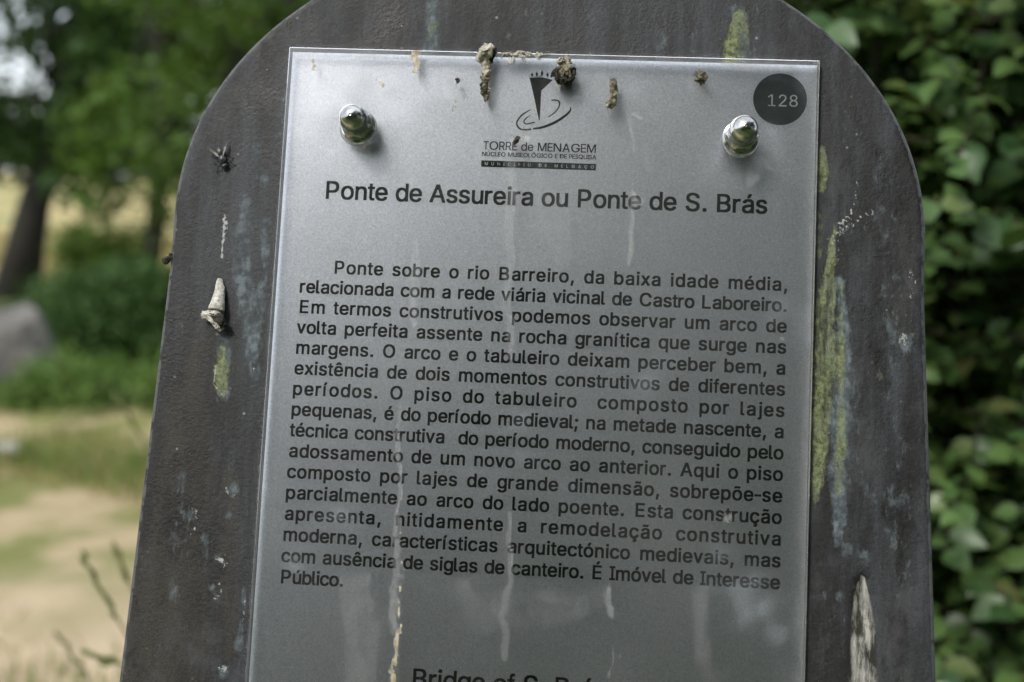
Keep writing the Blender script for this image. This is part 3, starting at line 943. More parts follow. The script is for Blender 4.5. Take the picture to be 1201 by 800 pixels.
# ---- lettering
GLYPHS = {}
for ln in ''', 19,-60 34,36 68,36 42,-60
- 168,122 168,94 57,94 57,122
. 48,-2 39,-1 31,4 26,12 25,20 26,29 31,37 39,42 48,43 56,42 64,37 69,29 71,20 69,12 64,4 56,-1
1 38,0 38,27 195,27 195,0;138,254 138,0 106,0 106,224 105,224 43,179 43,213 99,254
2 32,0 32,24 117,114 126,124 134,133 141,141 149,153 155,163 159,174 160,186 159,198 154,209 146,218 137,224 125,228 112,230 98,228 86,224 77,216 69,207 65,195 64,181 33,181 34,196 37,209 43,221 51,232 60,241 72,248 84,253 98,257 112,258 127,257 141,254 153,248 164,241 173,233 181,223 186,211 189,199 191,186 189,172 185,159 181,150 175,140 168,129 159,118 147,105 133,90 76,30 76,28 195,28 195,0
8 113,-3 97,-2 82,1 68,6 56,13 45,21 37,31 31,42 27,54 26,68 27,78 29,88 33,98 40,110 51,121 63,128 76,132 76,133 65,138 55,145 46,154 40,165 36,177 35,190 36,203 40,214 45,225 53,234 62,242 73,249 85,254 99,257 113,258 128,257 141,254 153,249 164,242 173,234 181,225 186,214 190,203 191,190 190,177 186,165 180,154 171,145 162,138 150,133 150,132 164,128 176,121 186,110 194,98 197,88 200,78 200,68 199,54 195,42 189,31 181,21 171,13 158,6 145,1 130,-2;113,25 129,26 142,30 153,37 161,46 167,57 168,69 167,83 161,94 153,104 141,111 128,116 113,118 98,116 85,111 73,104 65,94 59,83 58,69 59,57 64,46 73,37 84,30 92,27 102,25;113,145 126,146 137,150 146,157 154,165 158,176 160,188 158,200 154,210 147,218 138,225 126,229 113,230 100,229 89,225 79,218 72,210 68,200 66,188 68,176 72,165 79,157 89,150 100,146
; 19,-60 34,36 68,36 42,-60;52,135 43,137 36,142 31,149 29,158 31,167 36,174 43,179 52,181 61,179 68,174 73,167 75,158 73,149 68,142 61,137
A 8,0 101,254 138,254 231,0 198,0 144,151 132,186 116,239 123,239 106,185 95,151 43,0;55,71 55,99 185,99 185,71
B 30,0 30,254 121,254 137,253 152,250 164,245 175,239 184,230 190,221 195,210 198,199 199,187 198,172 193,160 187,150 178,143 168,137 157,133 157,131 170,129 182,123 192,114 201,102 205,92 208,81 209,68 208,56 205,44 200,33 193,24 184,16 172,9 158,4 142,1 123,0;62,29 122,29 140,30 154,34 165,40 172,48 176,58 178,68 176,81 171,92 163,102 153,109 140,114 124,115 62,115;62,143 119,143 132,144 144,148 154,155 162,163 166,174 168,186 167,197 163,206 156,214 147,221 135,225 120,226 62,226
C 134,-3 113,-2 93,4 75,12 59,25 46,40 35,58 27,78 22,101 20,127 22,153 27,176 35,197 46,215 59,230 75,242 93,251 113,256 134,258 146,257 158,255 170,252 181,248 191,242 201,236 210,228 217,219 224,209 229,198 234,187 236,174 204,174 200,186 195,197 187,206 179,214 169,220 158,224 146,227 134,228 119,227 105,223 92,216 80,207 71,196 62,182 57,166 53,148 52,127 53,107 57,88 63,72 71,59 80,47 92,38 105,32 119,28 134,26 146,27 158,30 169,34 179,40 187,48 195,57 200,68 204,80 236,80 234,68 229,56 224,45 217,36 210,27 201,19 192,12 181,7 170,2 159,-1 146,-3
D 109,0 48,0 48,29 107,29 127,30 144,34 159,40 171,49 182,61 189,75 195,90 198,108 200,128 198,147 195,165 190,180 182,194 172,205 160,214 145,221 129,225 110,226 47,226 47,254 113,254 136,253 157,248 176,239 192,228 206,213 217,196 225,175 229,153 231,128 229,102 224,80 217,59 206,42 192,27 175,15 156,7 134,2;62,254 62,0 30,0 30,254
E 30,0 30,254 186,254 186,226 62,226 62,143 178,143 178,114 62,114 62,29 188,29 188,0
G 134,-3 113,-2 93,4 75,13 59,25 45,40 35,58 27,78 22,102 20,127 22,153 27,176 35,197 45,215 59,230 74,242 92,251 112,256 132,258 146,257 158,255 170,252 181,247 192,242 202,235 210,227 218,218 225,208 230,198 234,186 237,174 204,174 199,186 194,197 186,206 178,213 168,220 158,224 146,227 133,228 118,227 104,223 92,216 80,207 70,196 62,182 57,166 53,148 52,127 53,107 57,88 63,72 71,59 81,47 92,38 105,32 119,28 134,26 148,27 161,31 172,36 183,43 191,51 198,62 203,74 206,87 207,101 217,100 141,100 141,128 239,128 239,100 237,80 233,62 225,45 215,31 203,19 188,9 172,2 154,-2
I 16,0 16,29 59,29 59,226 16,226 16,254 135,254 135,226 91,226 91,29 135,29 135,0
L 30,0 30,254 62,254 62,29 181,29 181,0
M 30,0 30,254 76,254 139,94 144,79 150,61 156,42 161,24 154,24 159,41 165,61 171,79 176,94 238,254 284,254 284,0 252,0 252,145 252,163 253,184 253,207 253,229 256,229 249,205 241,181 234,161 228,145 171,0 143,0 85,145 80,160 72,181 65,204 56,229 59,229 60,208 60,186 61,164 61,145 61,0
N 30,0 30,254 68,254 172,91 181,75 194,53 207,27 202,27 201,41 200,54 200,79 199,97 199,254 232,254 232,0 193,0 101,145 89,165 74,191 54,226 60,227 61,192 62,164 62,145 62,0
O 133,-3 112,-2 93,4 75,12 59,25 46,40 35,58 27,78 22,101 20,127 22,153 27,176 35,197 46,215 59,230 75,242 93,251 112,256 133,258 155,256 174,251 192,242 208,230 221,215 232,197 240,176 245,153 247,127 245,101 240,78 232,58 221,40 208,25 192,12 174,4 155,-2;133,26 148,28 162,32 175,38 186,47 196,58 204,72 210,88 214,106 215,127 214,148 210,166 204,182 196,196 186,207 175,216 162,223 148,227 133,228 119,227 105,223 92,216 81,207 71,196 63,182 57,166 53,148 52,127 53,106 57,88 63,72 71,58 81,47 92,38 105,32 119,28
P 30,0 30,254 118,254 136,253 152,250 166,244 178,236 187,226 195,215 200,202 203,189 204,174 203,159 200,145 195,133 187,121 178,112 166,104 152,98 136,94 118,93 62,93 62,0;62,121 116,121 129,122 139,124 149,128 159,136 167,147 171,160 172,174 171,188 167,201 159,211 148,219 139,223 129,225 116,226 62,226
Q 123,80 156,80 185,42 192,32 234,-24 200,-24 173,13 166,23;133,-3 112,-2 93,4 75,12 59,25 46,40 35,58 27,78 22,101 20,127 22,153 27,176 35,197 46,215 59,230 75,242 93,251 112,256 133,258 155,256 174,251 192,242 208,230 221,215 232,197 240,176 245,153 247,127 245,101 240,78 232,58 221,40 208,25 192,12 174,4 155,-2;133,26 148,28 162,32 175,38 186,47 196,58 204,72 210,88 214,106 215,127 214,148 210,166 204,182 196,196 186,207 175,216 162,223 148,227 133,228 119,227 105,223 92,216 81,207 71,196 63,182 57,166 53,148 52,127 53,106 57,88 63,72 71,58 81,47 92,38 105,32 119,28
R 30,0 30,254 118,254 136,253 153,250 167,244 178,237 188,227 195,217 200,204 204,191 205,176 204,161 200,148 195,136 188,125 178,116 166,109 152,103 136,100 118,99 62,99 62,0;62,128 117,128 129,128 140,130 149,133 160,141 167,150 171,162 173,176 171,190 167,202 159,212 149,220 140,223 129,225 116,226 62,226;177,0 124,99 160,99 214,0
S 112,-4 94,-3 78,0 64,5 51,11 41,20 32,30 25,42 21,54 19,68 52,68 55,55 62,44 71,35 83,29 97,26 112,25 123,25 133,27 143,30 155,37 165,46 171,57 173,70 171,81 166,89 158,96 148,102 136,107 122,111 92,120 72,126 56,135 43,145 34,156 28,170 26,186 27,200 31,213 37,224 46,234 57,242 69,249 83,254 97,257 114,258 130,257 145,254 158,249 170,242 180,234 189,224 195,213 199,202 200,189 169,189 166,201 160,211 151,219 140,225 127,228 112,229 97,228 84,224 73,218 64,209 59,199 58,188 60,176 65,167 74,160 85,154 96,150 106,147 132,140 144,136 156,132 168,126 179,119 189,110 197,99 201,90 203,80 204,69 203,56 199,43 193,32 185,21 174,13 162,5 147,0 130,-3
T 16,226 16,254 208,254 208,226 128,226 128,0 96,0 96,226
U 129,-4 110,-3 93,1 77,8 63,17 52,27 42,40 36,54 31,70 30,87 30,254 62,254 62,89 63,77 66,66 70,57 77,48 84,40 94,34 104,29 116,27 129,26 143,27 155,29 165,34 175,40 182,48 188,57 193,66 195,77 196,89 196,254 229,254 229,87 227,70 223,54 216,40 207,27 195,17 182,8 166,1 149,-3
a 80,-4 68,-4 57,-1 47,2 38,8 30,14 24,22 19,32 16,42 15,54 17,69 22,80 29,90 39,97 50,102 63,105 76,108 89,110 117,113 126,115 133,117 136,121 138,127 138,128 137,139 133,148 128,156 120,161 110,164 98,165 85,164 75,161 66,156 59,150 54,144 50,137 20,146 26,156 32,165 39,173 48,179 57,184 66,188 77,190 87,192 97,192 108,192 119,190 131,186 143,180 153,172 161,160 165,150 168,139 168,126 168,0 138,0 138,26 136,26 132,19 126,12 118,6 108,1 95,-3;85,23 101,24 114,29 124,37 132,47 136,57 138,69 138,95 135,93 130,91 123,89 116,88 100,86 88,84 77,82 67,79 58,75 52,70 47,62 46,52 47,43 51,36 57,30 65,26 74,24
b 115,-4 99,-3 86,2 76,8 69,16 63,23 59,29 56,29 56,0 26,0 26,254 57,254 57,160 59,160 63,166 69,173 76,180 86,186 98,191 115,192 130,191 144,187 156,180 168,171 177,160 185,146 191,131 194,113 195,94 194,75 191,58 185,42 177,29 168,17 157,8 144,1 130,-3;110,23 121,24 131,28 140,33 147,40 153,48 158,58 161,70 163,82 164,95 163,108 161,120 158,131 153,140 147,149 140,156 131,161 121,164 110,165 99,164 89,161 81,156 73,149 67,141 62,131 59,120 57,108 56,95 57,81 59,69 63,58 67,48 73,39 81,32 89,27 99,24
c 104,-4 87,-3 72,1 58,8 46,17 36,29 28,43 22,58 18,75 17,94 18,113 22,130 28,146 36,159 46,171 58,180 72,187 87,191 104,192 117,191 130,189 142,184 153,178 162,170 170,161 176,150 181,138 151,131 149,138 145,145 141,150 135,155 128,159 121,162 113,164 104,165 92,164 81,161 73,155 65,148 59,139 54,129 51,118 49,106 48,94 49,81 51,70 54,59 59,49 65,40 73,33 81,28 92,24 104,23 113,24 121,26 129,29 135,33 141,38 146,44 149,51 152,59 181,51 177,39 171,28 163,19 153,11 142,4 130,0 117,-3
d 98,-4 82,-3 68,1 56,8 44,17 35,29 27,42 22,58 18,75 17,94 18,113 22,131 27,146 35,160 45,171 56,180 69,187 83,191 98,192 114,191 126,186 136,180 144,173 149,166 153,160 155,160 155,254 186,254 186,0 156,0 156,29 153,29 149,23 143,16 136,8 126,2 114,-3;102,23 113,24 123,27 132,32 139,39 145,48 150,58 153,69 155,81 156,95 155,108 153,120 150,131 145,141 139,149 132,156 123,161 113,164 102,165 91,164 81,161 72,156 65,149 59,140 54,131 51,120 49,108 48,95 49,82 51,70 54,58 59,48 65,40 73,33 81,28 91,24
e 106,-4 88,-3 73,1 58,8 46,17 36,29 28,42 22,58 18,75 17,93 18,112 22,129 28,145 36,159 46,170 58,180 71,187 86,191 103,192 113,192 123,190 133,187 142,183 151,177 160,170 167,162 173,152 179,141 182,128 185,113 186,97 186,85 37,85 37,110 169,110 155,101 154,113 152,124 149,134 141,147 131,157 118,163 103,165 92,164 82,161 73,157 62,147 54,135 50,121 48,105 48,89 49,75 51,64 55,53 61,44 67,37 76,31 85,26 95,24 106,23 117,24 127,26 135,31 143,36 149,44 153,53 182,45 177,32 168,20 160,13 151,7 141,2 130,-1 119,-3
f 114,190 114,164 3,164 3,190;40,0 40,216 42,231 48,243 57,252 68,259 80,264 94,265 103,265 111,263 117,262 121,260 114,234 111,235 107,236 103,237 97,237 85,235 77,230 72,221 71,209 71,0
g 103,-75 90,-75 78,-73 67,-70 53,-63 41,-55 32,-45 25,-35 51,-20 55,-26 61,-33 68,-39 77,-44 89,-48 103,-49 118,-47 130,-44 141,-38 149,-29 154,-17 156,-3 156,34 153,34 149,28 143,21 136,14 126,8 114,4 97,2 83,4 69,7 56,13 45,22 35,32 28,45 22,60 18,77 17,96 18,114 22,131 27,147 35,160 45,171 56,180 69,187 83,191 98,192 114,191 127,186 137,180 144,173 150,166 154,159 157,159 157,190 186,190 186,-4 185,-20 181,-33 175,-45 167,-54 157,-62 145,-68 132,-72 118,-74;102,30 113,30 123,33 132,38 142,47 150,61 153,71 156,83 156,96 156,109 153,121 150,132 145,141 139,150 132,156 123,161 114,164 102,165 91,164 81,161 73,156 65,149 59,141 54,131 51,120 49,109 48,96 49,84 51,72 54,61 62,48 73,38 81,33 91,30
h 57,113 57,0 26,0 26,254 57,254 57,144 51,144 58,159 66,172 76,181 87,187 100,191 114,192 126,191 137,189 148,184 157,178 164,170 170,160 175,149 178,135 179,120 179,0 148,0 148,118 147,131 143,143 136,152 128,159 117,163 105,165 92,163 80,159 71,151 63,141 58,129
i 26,0 26,190 57,190 57,0;42,221 34,223 27,227 22,234 21,242 22,249 27,256 34,260 42,262 50,260 57,256 62,249 63,242 62,234 57,227 50,223
j 26,190 57,190 57,-15 56,-26 54,-36 51,-45 43,-56 32,-65 24,-68 13,-71 2,-71 -5,-71 -5,-43 1,-43 12,-42 20,-36 25,-27 26,-15;42,221 34,223 27,227 22,234 20,242 22,249 27,256 34,260 42,262 50,260 57,256 61,249 63,242 61,234 57,227 50,223
l 70,-1 56,0 45,4 37,10 31,19 27,29 26,42 26,254 57,254 57,49 58,38 60,31 65,27 73,26 77,26 80,26 85,27 90,1 86,0 81,0 75,-1
m 26,0 26,190 56,190 56,148 54,148 59,162 66,173 75,182 86,188 98,192 110,193 123,192 134,187 144,180 151,171 157,160 160,147 156,147 161,160 169,172 178,181 190,187 204,192 218,193 229,192 239,190 249,186 257,180 264,173 270,164 275,154 278,141 278,128 278,0 248,0 248,127 247,139 243,149 236,156 224,163 209,165 197,164 187,160 179,153 173,145 169,135 168,124 168,0 137,0 137,130 134,144 126,156 115,163 100,165 89,164 79,160 70,154 63,145 58,133 57,119 57,0
n 57,113 57,0 26,0 26,190 56,190 56,144 51,144 58,159 66,172 76,181 87,187 100,191 114,192 126,191 137,189 147,184 156,178 164,170 170,160 175,149 178,135 179,120 179,0 148,0 148,118 147,131 143,143 136,152 128,159 117,163 105,165 92,163 80,159 71,151 63,141 58,129
o 104,-4 87,-3 72,1 58,8 46,17 36,29 28,43 22,58 18,75 17,94 18,113 22,130 28,146 36,159 46,171 58,180 72,187 87,191 104,192 120,191 136,187 149,180 161,171 171,159 180,146 186,130 189,113 191,94 189,75 186,58 180,43 171,29 161,17 149,8 136,1 120,-3;104,23 116,24 126,28 135,33 143,40 149,49 154,59 157,70 159,81 160,94 159,106 157,118 154,129 149,139 143,148 135,155 126,161 116,164 104,165 92,164 81,161 73,155 65,148 59,139 54,129 51,118 49,106 48,94 49,81 51,70 54,59 59,49 65,40 73,33 81,28 92,24
p 26,-71 26,190 56,190 56,160 59,160 63,166 69,173 76,180 86,186 98,191 115,192 130,191 144,187 156,180 168,171 177,160 185,146 191,131 194,113 195,94 194,75 191,58 185,42 177,29 168,17 157,8 144,1 130,-3 115,-4 99,-3 86,2 76,8 69,16 63,23 59,29 57,29 57,-71;110,23 121,24 131,28 140,33 147,40 153,48 158,58 161,70 163,82 164,95 163,108 161,120 158,131 153,140 147,149 140,156 131,161 121,164 110,165 99,164 89,161 81,156 73,149 67,141 62,131 59,120 57,108 56,95 57,81 59,69 63,58 67,48 73,39 81,32 89,27 99,24
q 186,-71 155,-71 155,29 153,29 149,23 143,16 136,8 126,2 114,-3 98,-4 82,-3 68,1 56,8 44,17 35,29 27,42 22,58 18,75 17,94 18,113 22,131 27,146 35,160 45,171 56,180 69,187 83,191 98,192 114,191 126,186 136,180 144,173 149,166 153,160 156,160 156,190 186,190;102,23 113,24 123,27 132,32 139,39 145,48 150,58 153,69 155,81 156,95 155,108 153,120 150,131 145,141 139,149 132,156 123,161 113,164 102,165 91,164 81,161 72,156 65,149 59,140 54,131 51,120 49,108 48,95 49,82 51,70 54,58 59,48 65,40 73,33 81,28 91,24
r 26,0 26,190 56,190 56,160 58,160 65,173 76,184 85,188 96,191 107,192 115,192 122,192 122,161 119,162 115,162 109,163 103,163 91,161 80,157 70,151 63,142 58,131 57,118 57,0
s 91,-4 78,-3 67,-2 56,2 46,6 38,12 31,19 25,27 21,37 18,47 47,53 53,40 62,30 75,25 91,23 103,24 113,26 122,31 131,40 134,51 132,60 127,68 118,74 106,78 75,85 59,90 46,96 36,104 29,113 25,124 23,137 24,147 27,157 33,166 39,173 48,180 58,185 69,189 81,191 94,192 106,192 117,190 127,186 140,179 149,170 157,158 162,145 134,139 129,149 121,158 110,164 94,166 78,164 65,158 57,150 54,139 56,129 62,122 72,116 86,111 115,105 131,100 143,93 153,86 160,76 164,66 166,53 165,43 161,33 156,24 149,16 140,9 130,3 118,-1 105,-3
t 102,190 102,164 3,164 3,190;32,236 63,236 63,49 64,38 68,31 75,26 85,25 88,25 93,26 101,27 107,1 102,0 96,-1 90,-2 84,-2 69,-1 56,4 46,11 38,20 34,32 32,46
u 91,-3 79,-2 68,1 57,5 48,12 41,20 35,29 30,41 27,54 26,69 26,190 57,190 57,72 58,58 62,47 68,37 77,31 88,26 100,25 113,27 125,31 134,38 142,48 146,61 148,76 148,190 179,190 179,0 149,0 149,46 154,46 147,30 139,18 129,8 117,2 105,-1
v 81,0 9,190 42,190 83,78 87,66 90,55 93,43 103,10 92,10 101,43 105,55 108,66 112,78 152,190 186,190 113,0
x 10,0 86,109 86,86 14,190 50,190 74,153 80,144 85,135 90,127 104,103 88,103 95,115 101,127 106,135 111,144 117,153 141,190 176,190 104,84 104,107 179,0 143,0 115,43 107,56 100,68 93,80 86,91 102,91 95,80 89,68 82,56 74,43 46,0
Ç 134,-3 113,-2 93,4 75,12 59,25 46,40 35,58 27,78 22,101 20,127 22,153 27,176 35,197 46,215 59,230 75,242 93,251 113,256 134,258 146,257 158,255 170,252 181,248 191,242 201,236 210,228 217,219 224,209 229,198 234,187 236,174 204,174 200,186 195,197 187,206 179,214 169,220 158,224 146,227 134,228 119,227 105,223 92,216 80,207 71,196 62,182 57,166 53,148 52,127 53,107 57,88 63,72 71,59 80,47 92,38 105,32 119,28 134,26 146,27 158,30 169,34 179,40 187,48 195,57 200,68 204,80 236,80 234,68 229,56 224,45 217,36 210,27 201,19 192,12 181,7 170,2 159,-1 146,-3;114,-73 114,-55 134,-55 142,-55 147,-53 150,-49 151,-44 150,-39 147,-35 142,-33 134,-33 120,-33 125,6 142,6 142,-2 142,-16 156,-19 166,-24 172,-32 174,-44 171,-57 164,-66 157,-70 147,-72 134,-73
É 30,0 30,254 186,254 186,226 62,226 62,143 178,143 178,114 62,114 62,29 188,29 188,0;95,279 119,329 153,329 121,279
Í 16,0 16,29 59,29 59,226 16,226 16,254 135,254 135,226 91,226 91,29 135,29 135,0;62,279 86,329 120,329 87,279
Ó 133,-3 112,-2 93,4 75,12 59,25 46,40 35,58 27,78 22,101 20,127 22,153 27,176 35,197 46,215 59,230 75,242 93,251 112,256 133,258 155,256 174,251 192,242 208,230 221,215 232,197 240,176 245,153 247,127 245,101 240,78 232,58 221,40 208,25 192,12 174,4 155,-2;133,26 148,28 162,32 175,38 186,47 196,58 204,72 210,88 214,106 215,127 214,148 210,166 204,182 196,196 186,207 175,216 162,223 148,227 133,228 119,227 105,223 92,216 81,207 71,196 63,182 57,166 53,148 52,127 53,106 57,88 63,72 71,58 81,47 92,38 105,32 119,28;120,279 144,329 178,329 145,279
Ú 129,-4 110,-3 93,1 77,8 63,17 52,27 42,40 36,54 31,70 30,87 30,254 62,254 62,89 63,77 66,66 70,57 77,48 84,40 94,34 104,29 116,27 129,26 143,27 155,29 165,34 175,40 182,48 188,57 193,66 195,77 196,89 196,254 229,254 229,87 227,70 223,54 216,40 207,27 195,17 182,8 166,1 149,-3;116,279 140,329 174,329 141,279
á 80,-4 68,-4 57,-1 47,2 38,8 30,14 24,22 19,32 16,42 15,54 17,69 22,80 29,90 39,97 50,102 63,105 76,108 89,110 117,113 126,115 133,117 136,121 138,127 138,128 137,139 133,148 128,156 120,161 110,164 98,165 85,164 75,161 66,156 59,150 54,144 50,137 20,146 26,156 32,165 39,173 48,179 57,184 66,188 77,190 87,192 97,192 108,192 119,190 131,186 143,180 153,172 161,160 165,150 168,139 168,126 168,0 138,0 138,26 136,26 132,19 126,12 118,6 108,1 95,-3;85,23 101,24 114,29 124,37 132,47 136,57 138,69 138,95 135,93 130,91 123,89 116,88 100,86 88,84 77,82 67,79 58,75 52,70 47,62 46,52 47,43 51,36 57,30 65,26 74,24;81,214 105,265 139,265 106,214
ã 80,-4 68,-4 57,-1 47,2 38,8 30,14 24,22 19,32 16,42 15,54 17,69 22,80 29,90 39,97 50,102 63,105 76,108 89,110 117,113 126,115 133,117 136,121 138,127 138,128 137,139 133,148 128,156 120,161 110,164 98,165 85,164 75,161 66,156 59,150 54,144 50,137 20,146 26,156 32,165 39,173 48,179 57,184 66,188 77,190 87,192 97,192 108,192 119,190 131,186 143,180 153,172 161,160 165,150 168,139 168,126 168,0 138,0 138,26 136,26 132,19 126,12 118,6 108,1 95,-3;85,23 101,24 114,29 124,37 132,47 136,57 138,69 138,95 135,93 130,91 123,89 116,88 100,86 88,84 77,82 67,79 58,75 52,70 47,62 46,52 47,43 51,36 57,30 65,26 74,24;117,223 111,224 105,225 99,228 93,230 83,235 79,237 75,237 72,236 69,233 67,229 66,224 45,224 47,238 52,249 61,257 73,259 79,259 85,257 90,255 95,252 100,249 105,247 109,245 114,245 117,246 120,248 122,252 123,258 144,258 142,244 137,233 128,226
ç 104,-4 87,-3 72,1 58,8 46,17 36,29 28,43 22,58 18,75 17,94 18,113 22,130 28,146 36,159 46,171 58,180 72,187 87,191 104,192 117,191 130,189 142,184 153,178 162,170 170,161 176,150 181,138 151,131 149,138 145,145 141,150 135,155 128,159 121,162 113,164 104,165 92,164 81,161 73,155 65,148 59,139 54,129 51,118 49,106 48,94 49,81 51,70 54,59 59,49 65,40 73,33 81,28 92,24 104,23 113,24 121,26 129,29 135,33 141,38 146,44 149,51 152,59 181,51 177,39 171,28 163,19 153,11 142,4 130,0 117,-3;85,-71 85,-53 105,-53 113,-53 118,-51 121,-48 122,-42 121,-37 118,-34 113,-32 105,-31 91,-31 96,8 112,8 112,0 112,-15 127,-17 137,-22 142,-30 144,-42 142,-55 135,-64 127,-68 117,-71 105,-71
é 106,-4 88,-3 73,1 58,8 46,17 36,29 28,42 22,58 18,75 17,93 18,112 22,129 28,145 36,159 46,170 58,180 71,187 86,191 103,192 113,192 123,190 133,187 142,183 151,177 160,170 167,162 173,152 179,141 182,128 185,113 186,97 186,85 37,85 37,110 169,110 155,101 154,113 152,124 149,134 141,147 131,157 118,163 103,165 92,164 82,161 73,157 62,147 54,135 50,121 48,105 48,89 49,75 51,64 55,53 61,44 67,37 76,31 85,26 95,24 106,23 117,24 127,26 135,31 143,36 149,44 153,53 182,45 177,32 168,20 160,13 151,7 141,2 130,-1 119,-3;88,214 112,265 146,265 114,214
ê 106,-4 88,-3 73,1 58,8 46,17 36,29 28,42 22,58 18,75 17,93 18,112 22,129 28,145 36,159 46,170 58,180 71,187 86,191 103,192 113,192 123,190 133,187 142,183 151,177 160,170 167,162 173,152 179,141 182,128 185,113 186,97 186,85 37,85 37,110 169,110 155,101 154,113 152,124 149,134 141,147 131,157 118,163 103,165 92,164 82,161 73,157 62,147 54,135 50,121 48,105 48,89 49,75 51,64 55,53 61,44 67,37 76,31 85,26 95,24 106,23 117,24 127,26 135,31 143,36 149,44 153,53 182,45 177,32 168,20 160,13 151,7 141,2 130,-1 119,-3;77,218 47,218 47,219 87,265 116,265 157,219 157,218 126,218 102,248
í 26,0 26,190 57,190 57,0;28,214 52,265 86,265 53,214
ó 104,-4 87,-3 72,1 58,8 46,17 36,29 28,43 22,58 18,75 17,94 18,113 22,130 28,146 36,159 46,171 58,180 72,187 87,191 104,192 120,191 136,187 149,180 161,171 171,159 180,146 186,130 189,113 191,94 189,75 186,58 180,43 171,29 161,17 149,8 136,1 120,-3;104,23 116,24 126,28 135,33 143,40 149,49 154,59 157,70 159,81 160,94 159,106 157,118 154,129 149,139 143,148 135,155 126,161 116,164 104,165 92,164 81,161 73,155 65,148 59,139 54,129 51,118 49,106 48,94 49,81 51,70 54,59 59,49 65,40 73,33 81,28 92,24;90,214 114,265 148,265 115,214
õ 104,-4 87,-3 72,1 58,8 46,17 36,29 28,43 22,58 18,75 17,94 18,113 22,130 28,146 36,159 46,171 58,180 72,187 87,191 104,192 120,191 136,187 149,180 161,171 171,159 180,146 186,130 189,113 191,94 189,75 186,58 180,43 171,29 161,17 149,8 136,1 120,-3;104,23 116,24 126,28 135,33 143,40 149,49 154,59 157,70 159,81 160,94 159,106 157,118 154,129 149,139 143,148 135,155 126,161 116,164 104,165 92,164 81,161 73,155 65,148 59,139 54,129 51,118 49,106 48,94 49,81 51,70 54,59 59,49 65,40 73,33 81,28 92,24;126,223 120,224 114,225 108,228 102,230 92,235 88,237 84,237 81,236 78,233 76,229 75,224 54,224 56,238 61,249 70,257 82,259 88,259 94,257 99,255 104,252 109,249 114,247 118,245 123,245 126,246 129,248 131,252 132,258 153,258 151,244 146,233 137,226
ú 91,-3 79,-2 68,1 57,5 48,12 41,20 35,29 30,41 27,54 26,69 26,190 57,190 57,72 58,58 62,47 68,37 77,31 88,26 100,25 113,27 125,31 134,38 142,48 146,61 148,76 148,190 179,190 179,0 149,0 149,46 154,46 147,30 139,18 129,8 117,2 105,-1;89,214 113,265 147,265 114,214'''.split('\n'):
    GLYPHS[ln[0]] = [[tuple(int(c) for c in p.split(',')) for p in lp.split()] for lp in ln[2:].split(';')]
EM = .716 / 254.0
ADV = dict(zip('abcdefghijklmnopqrstuvwxyz', [556, 556, 500, 556, 556, 278, 556, 556, 222, 222, 500, 222, 833, 556, 556, 556, 556, 333, 500, 278, 556, 500, 722, 500, 500, 500]))
ADV.update(dict(zip('ABCDEFGHIJKLMNOPQRSTUVWXYZ', [667, 667, 722, 722, 667, 611, 778, 722, 278, 500, 667, 556, 833, 722, 778, 667, 778, 722, 667, 611, 722, 667, 944, 667, 667, 611])))
ADV.update({' ': 278, '.': 278, ',': 278, ';': 278, '-': 333, 'á': 556, 'ã': 556, 'â': 556, 'é': 556, 'ê': 556, 'í': 278, 'ó': 556, 'õ': 556, 'ú': 556,
            'ç': 500, 'É': 667, 'Í': 278, 'Ó': 778, 'Ú': 722, 'Ç': 722, '1': 556, '2': 556, '8': 556})
GEO = {'O': 860, 'Ó': 860, 'C': 760, 'Ç': 760, 'G': 860, 'E': 500, 'D': 740, 'R': 560, 'T': 500, 'S': 480, 'P': 520, 'M': 860, 'N': 760, 'A': 740, 'Q': 860, 'L': 460, 'I': 260, 'Í': 260, 'U': 680, 'Ú': 680, ' ': 300}


def ink(name, col, rough=.45, spec=.4):
    k = Mat(name)
    k.to('Base Color', k.ramp(k.noise(300, 3), [(.3, tuple(c * .8 for c in col)), (.7, tuple(c * 1.2 for c in col))]))
    k.set(Roughness=rough, **{'Specular IOR Level': spec})
    return k.m


M_ink = ink('black_ink', (.005, .0055, .0045))
M_ink2 = ink('charcoal_ink', (.010, .013, .012))
M_badge = ink('grey_green_ink', (.055, .067, .070), .5)
M_pale = ink('pale_ink', (.72, .77, .78), .5)


def fill(name, loops, mat, parent, z, fat=0.0):
    """closed 2-D loops in sign millimetres, even-odd filled, as one thin mesh"""
    cu = bpy.data.curves.new('c', 'CURVE'); cu.dimensions = '2D'; cu.fill_mode = 'BOTH'
    for lp in loops:
        sp = cu.splines.new('POLY'); sp.points.add(len(lp) - 1)
        for i, (x, yv) in enumerate(lp): sp.points[i].co = (x, -yv, 0, 1)
        sp.use_cyclic_u = True
    tmp = bpy.data.objects.new('c', cu); COL.objects.link(tmp)
    me = bpy.data.meshes.new_from_object(tmp.evaluated_get(bpy.context.evaluated_depsgraph_get()))
    V = [(v.co.x, -v.co.y, z) for v in me.vertices]; F = [tuple(p.vertices) for p in me.polygons]
    bpy.data.objects.remove(tmp); bpy.data.curves.remove(cu); bpy.data.meshes.remove(me)
    if fat:                                                    # the print has bled a little: stroke widened by shifted layers
        V, F = join(*[([(x + dx * fat, yv + dy * fat, zz - .006 * k) for x, yv, zz in V], F)
                      for k, (dx, dy) in enumerate(((-1, -.8), (1, -.8), (1, .8), (-1, .8)))])
    return pl(name, V, F, mat, parent)


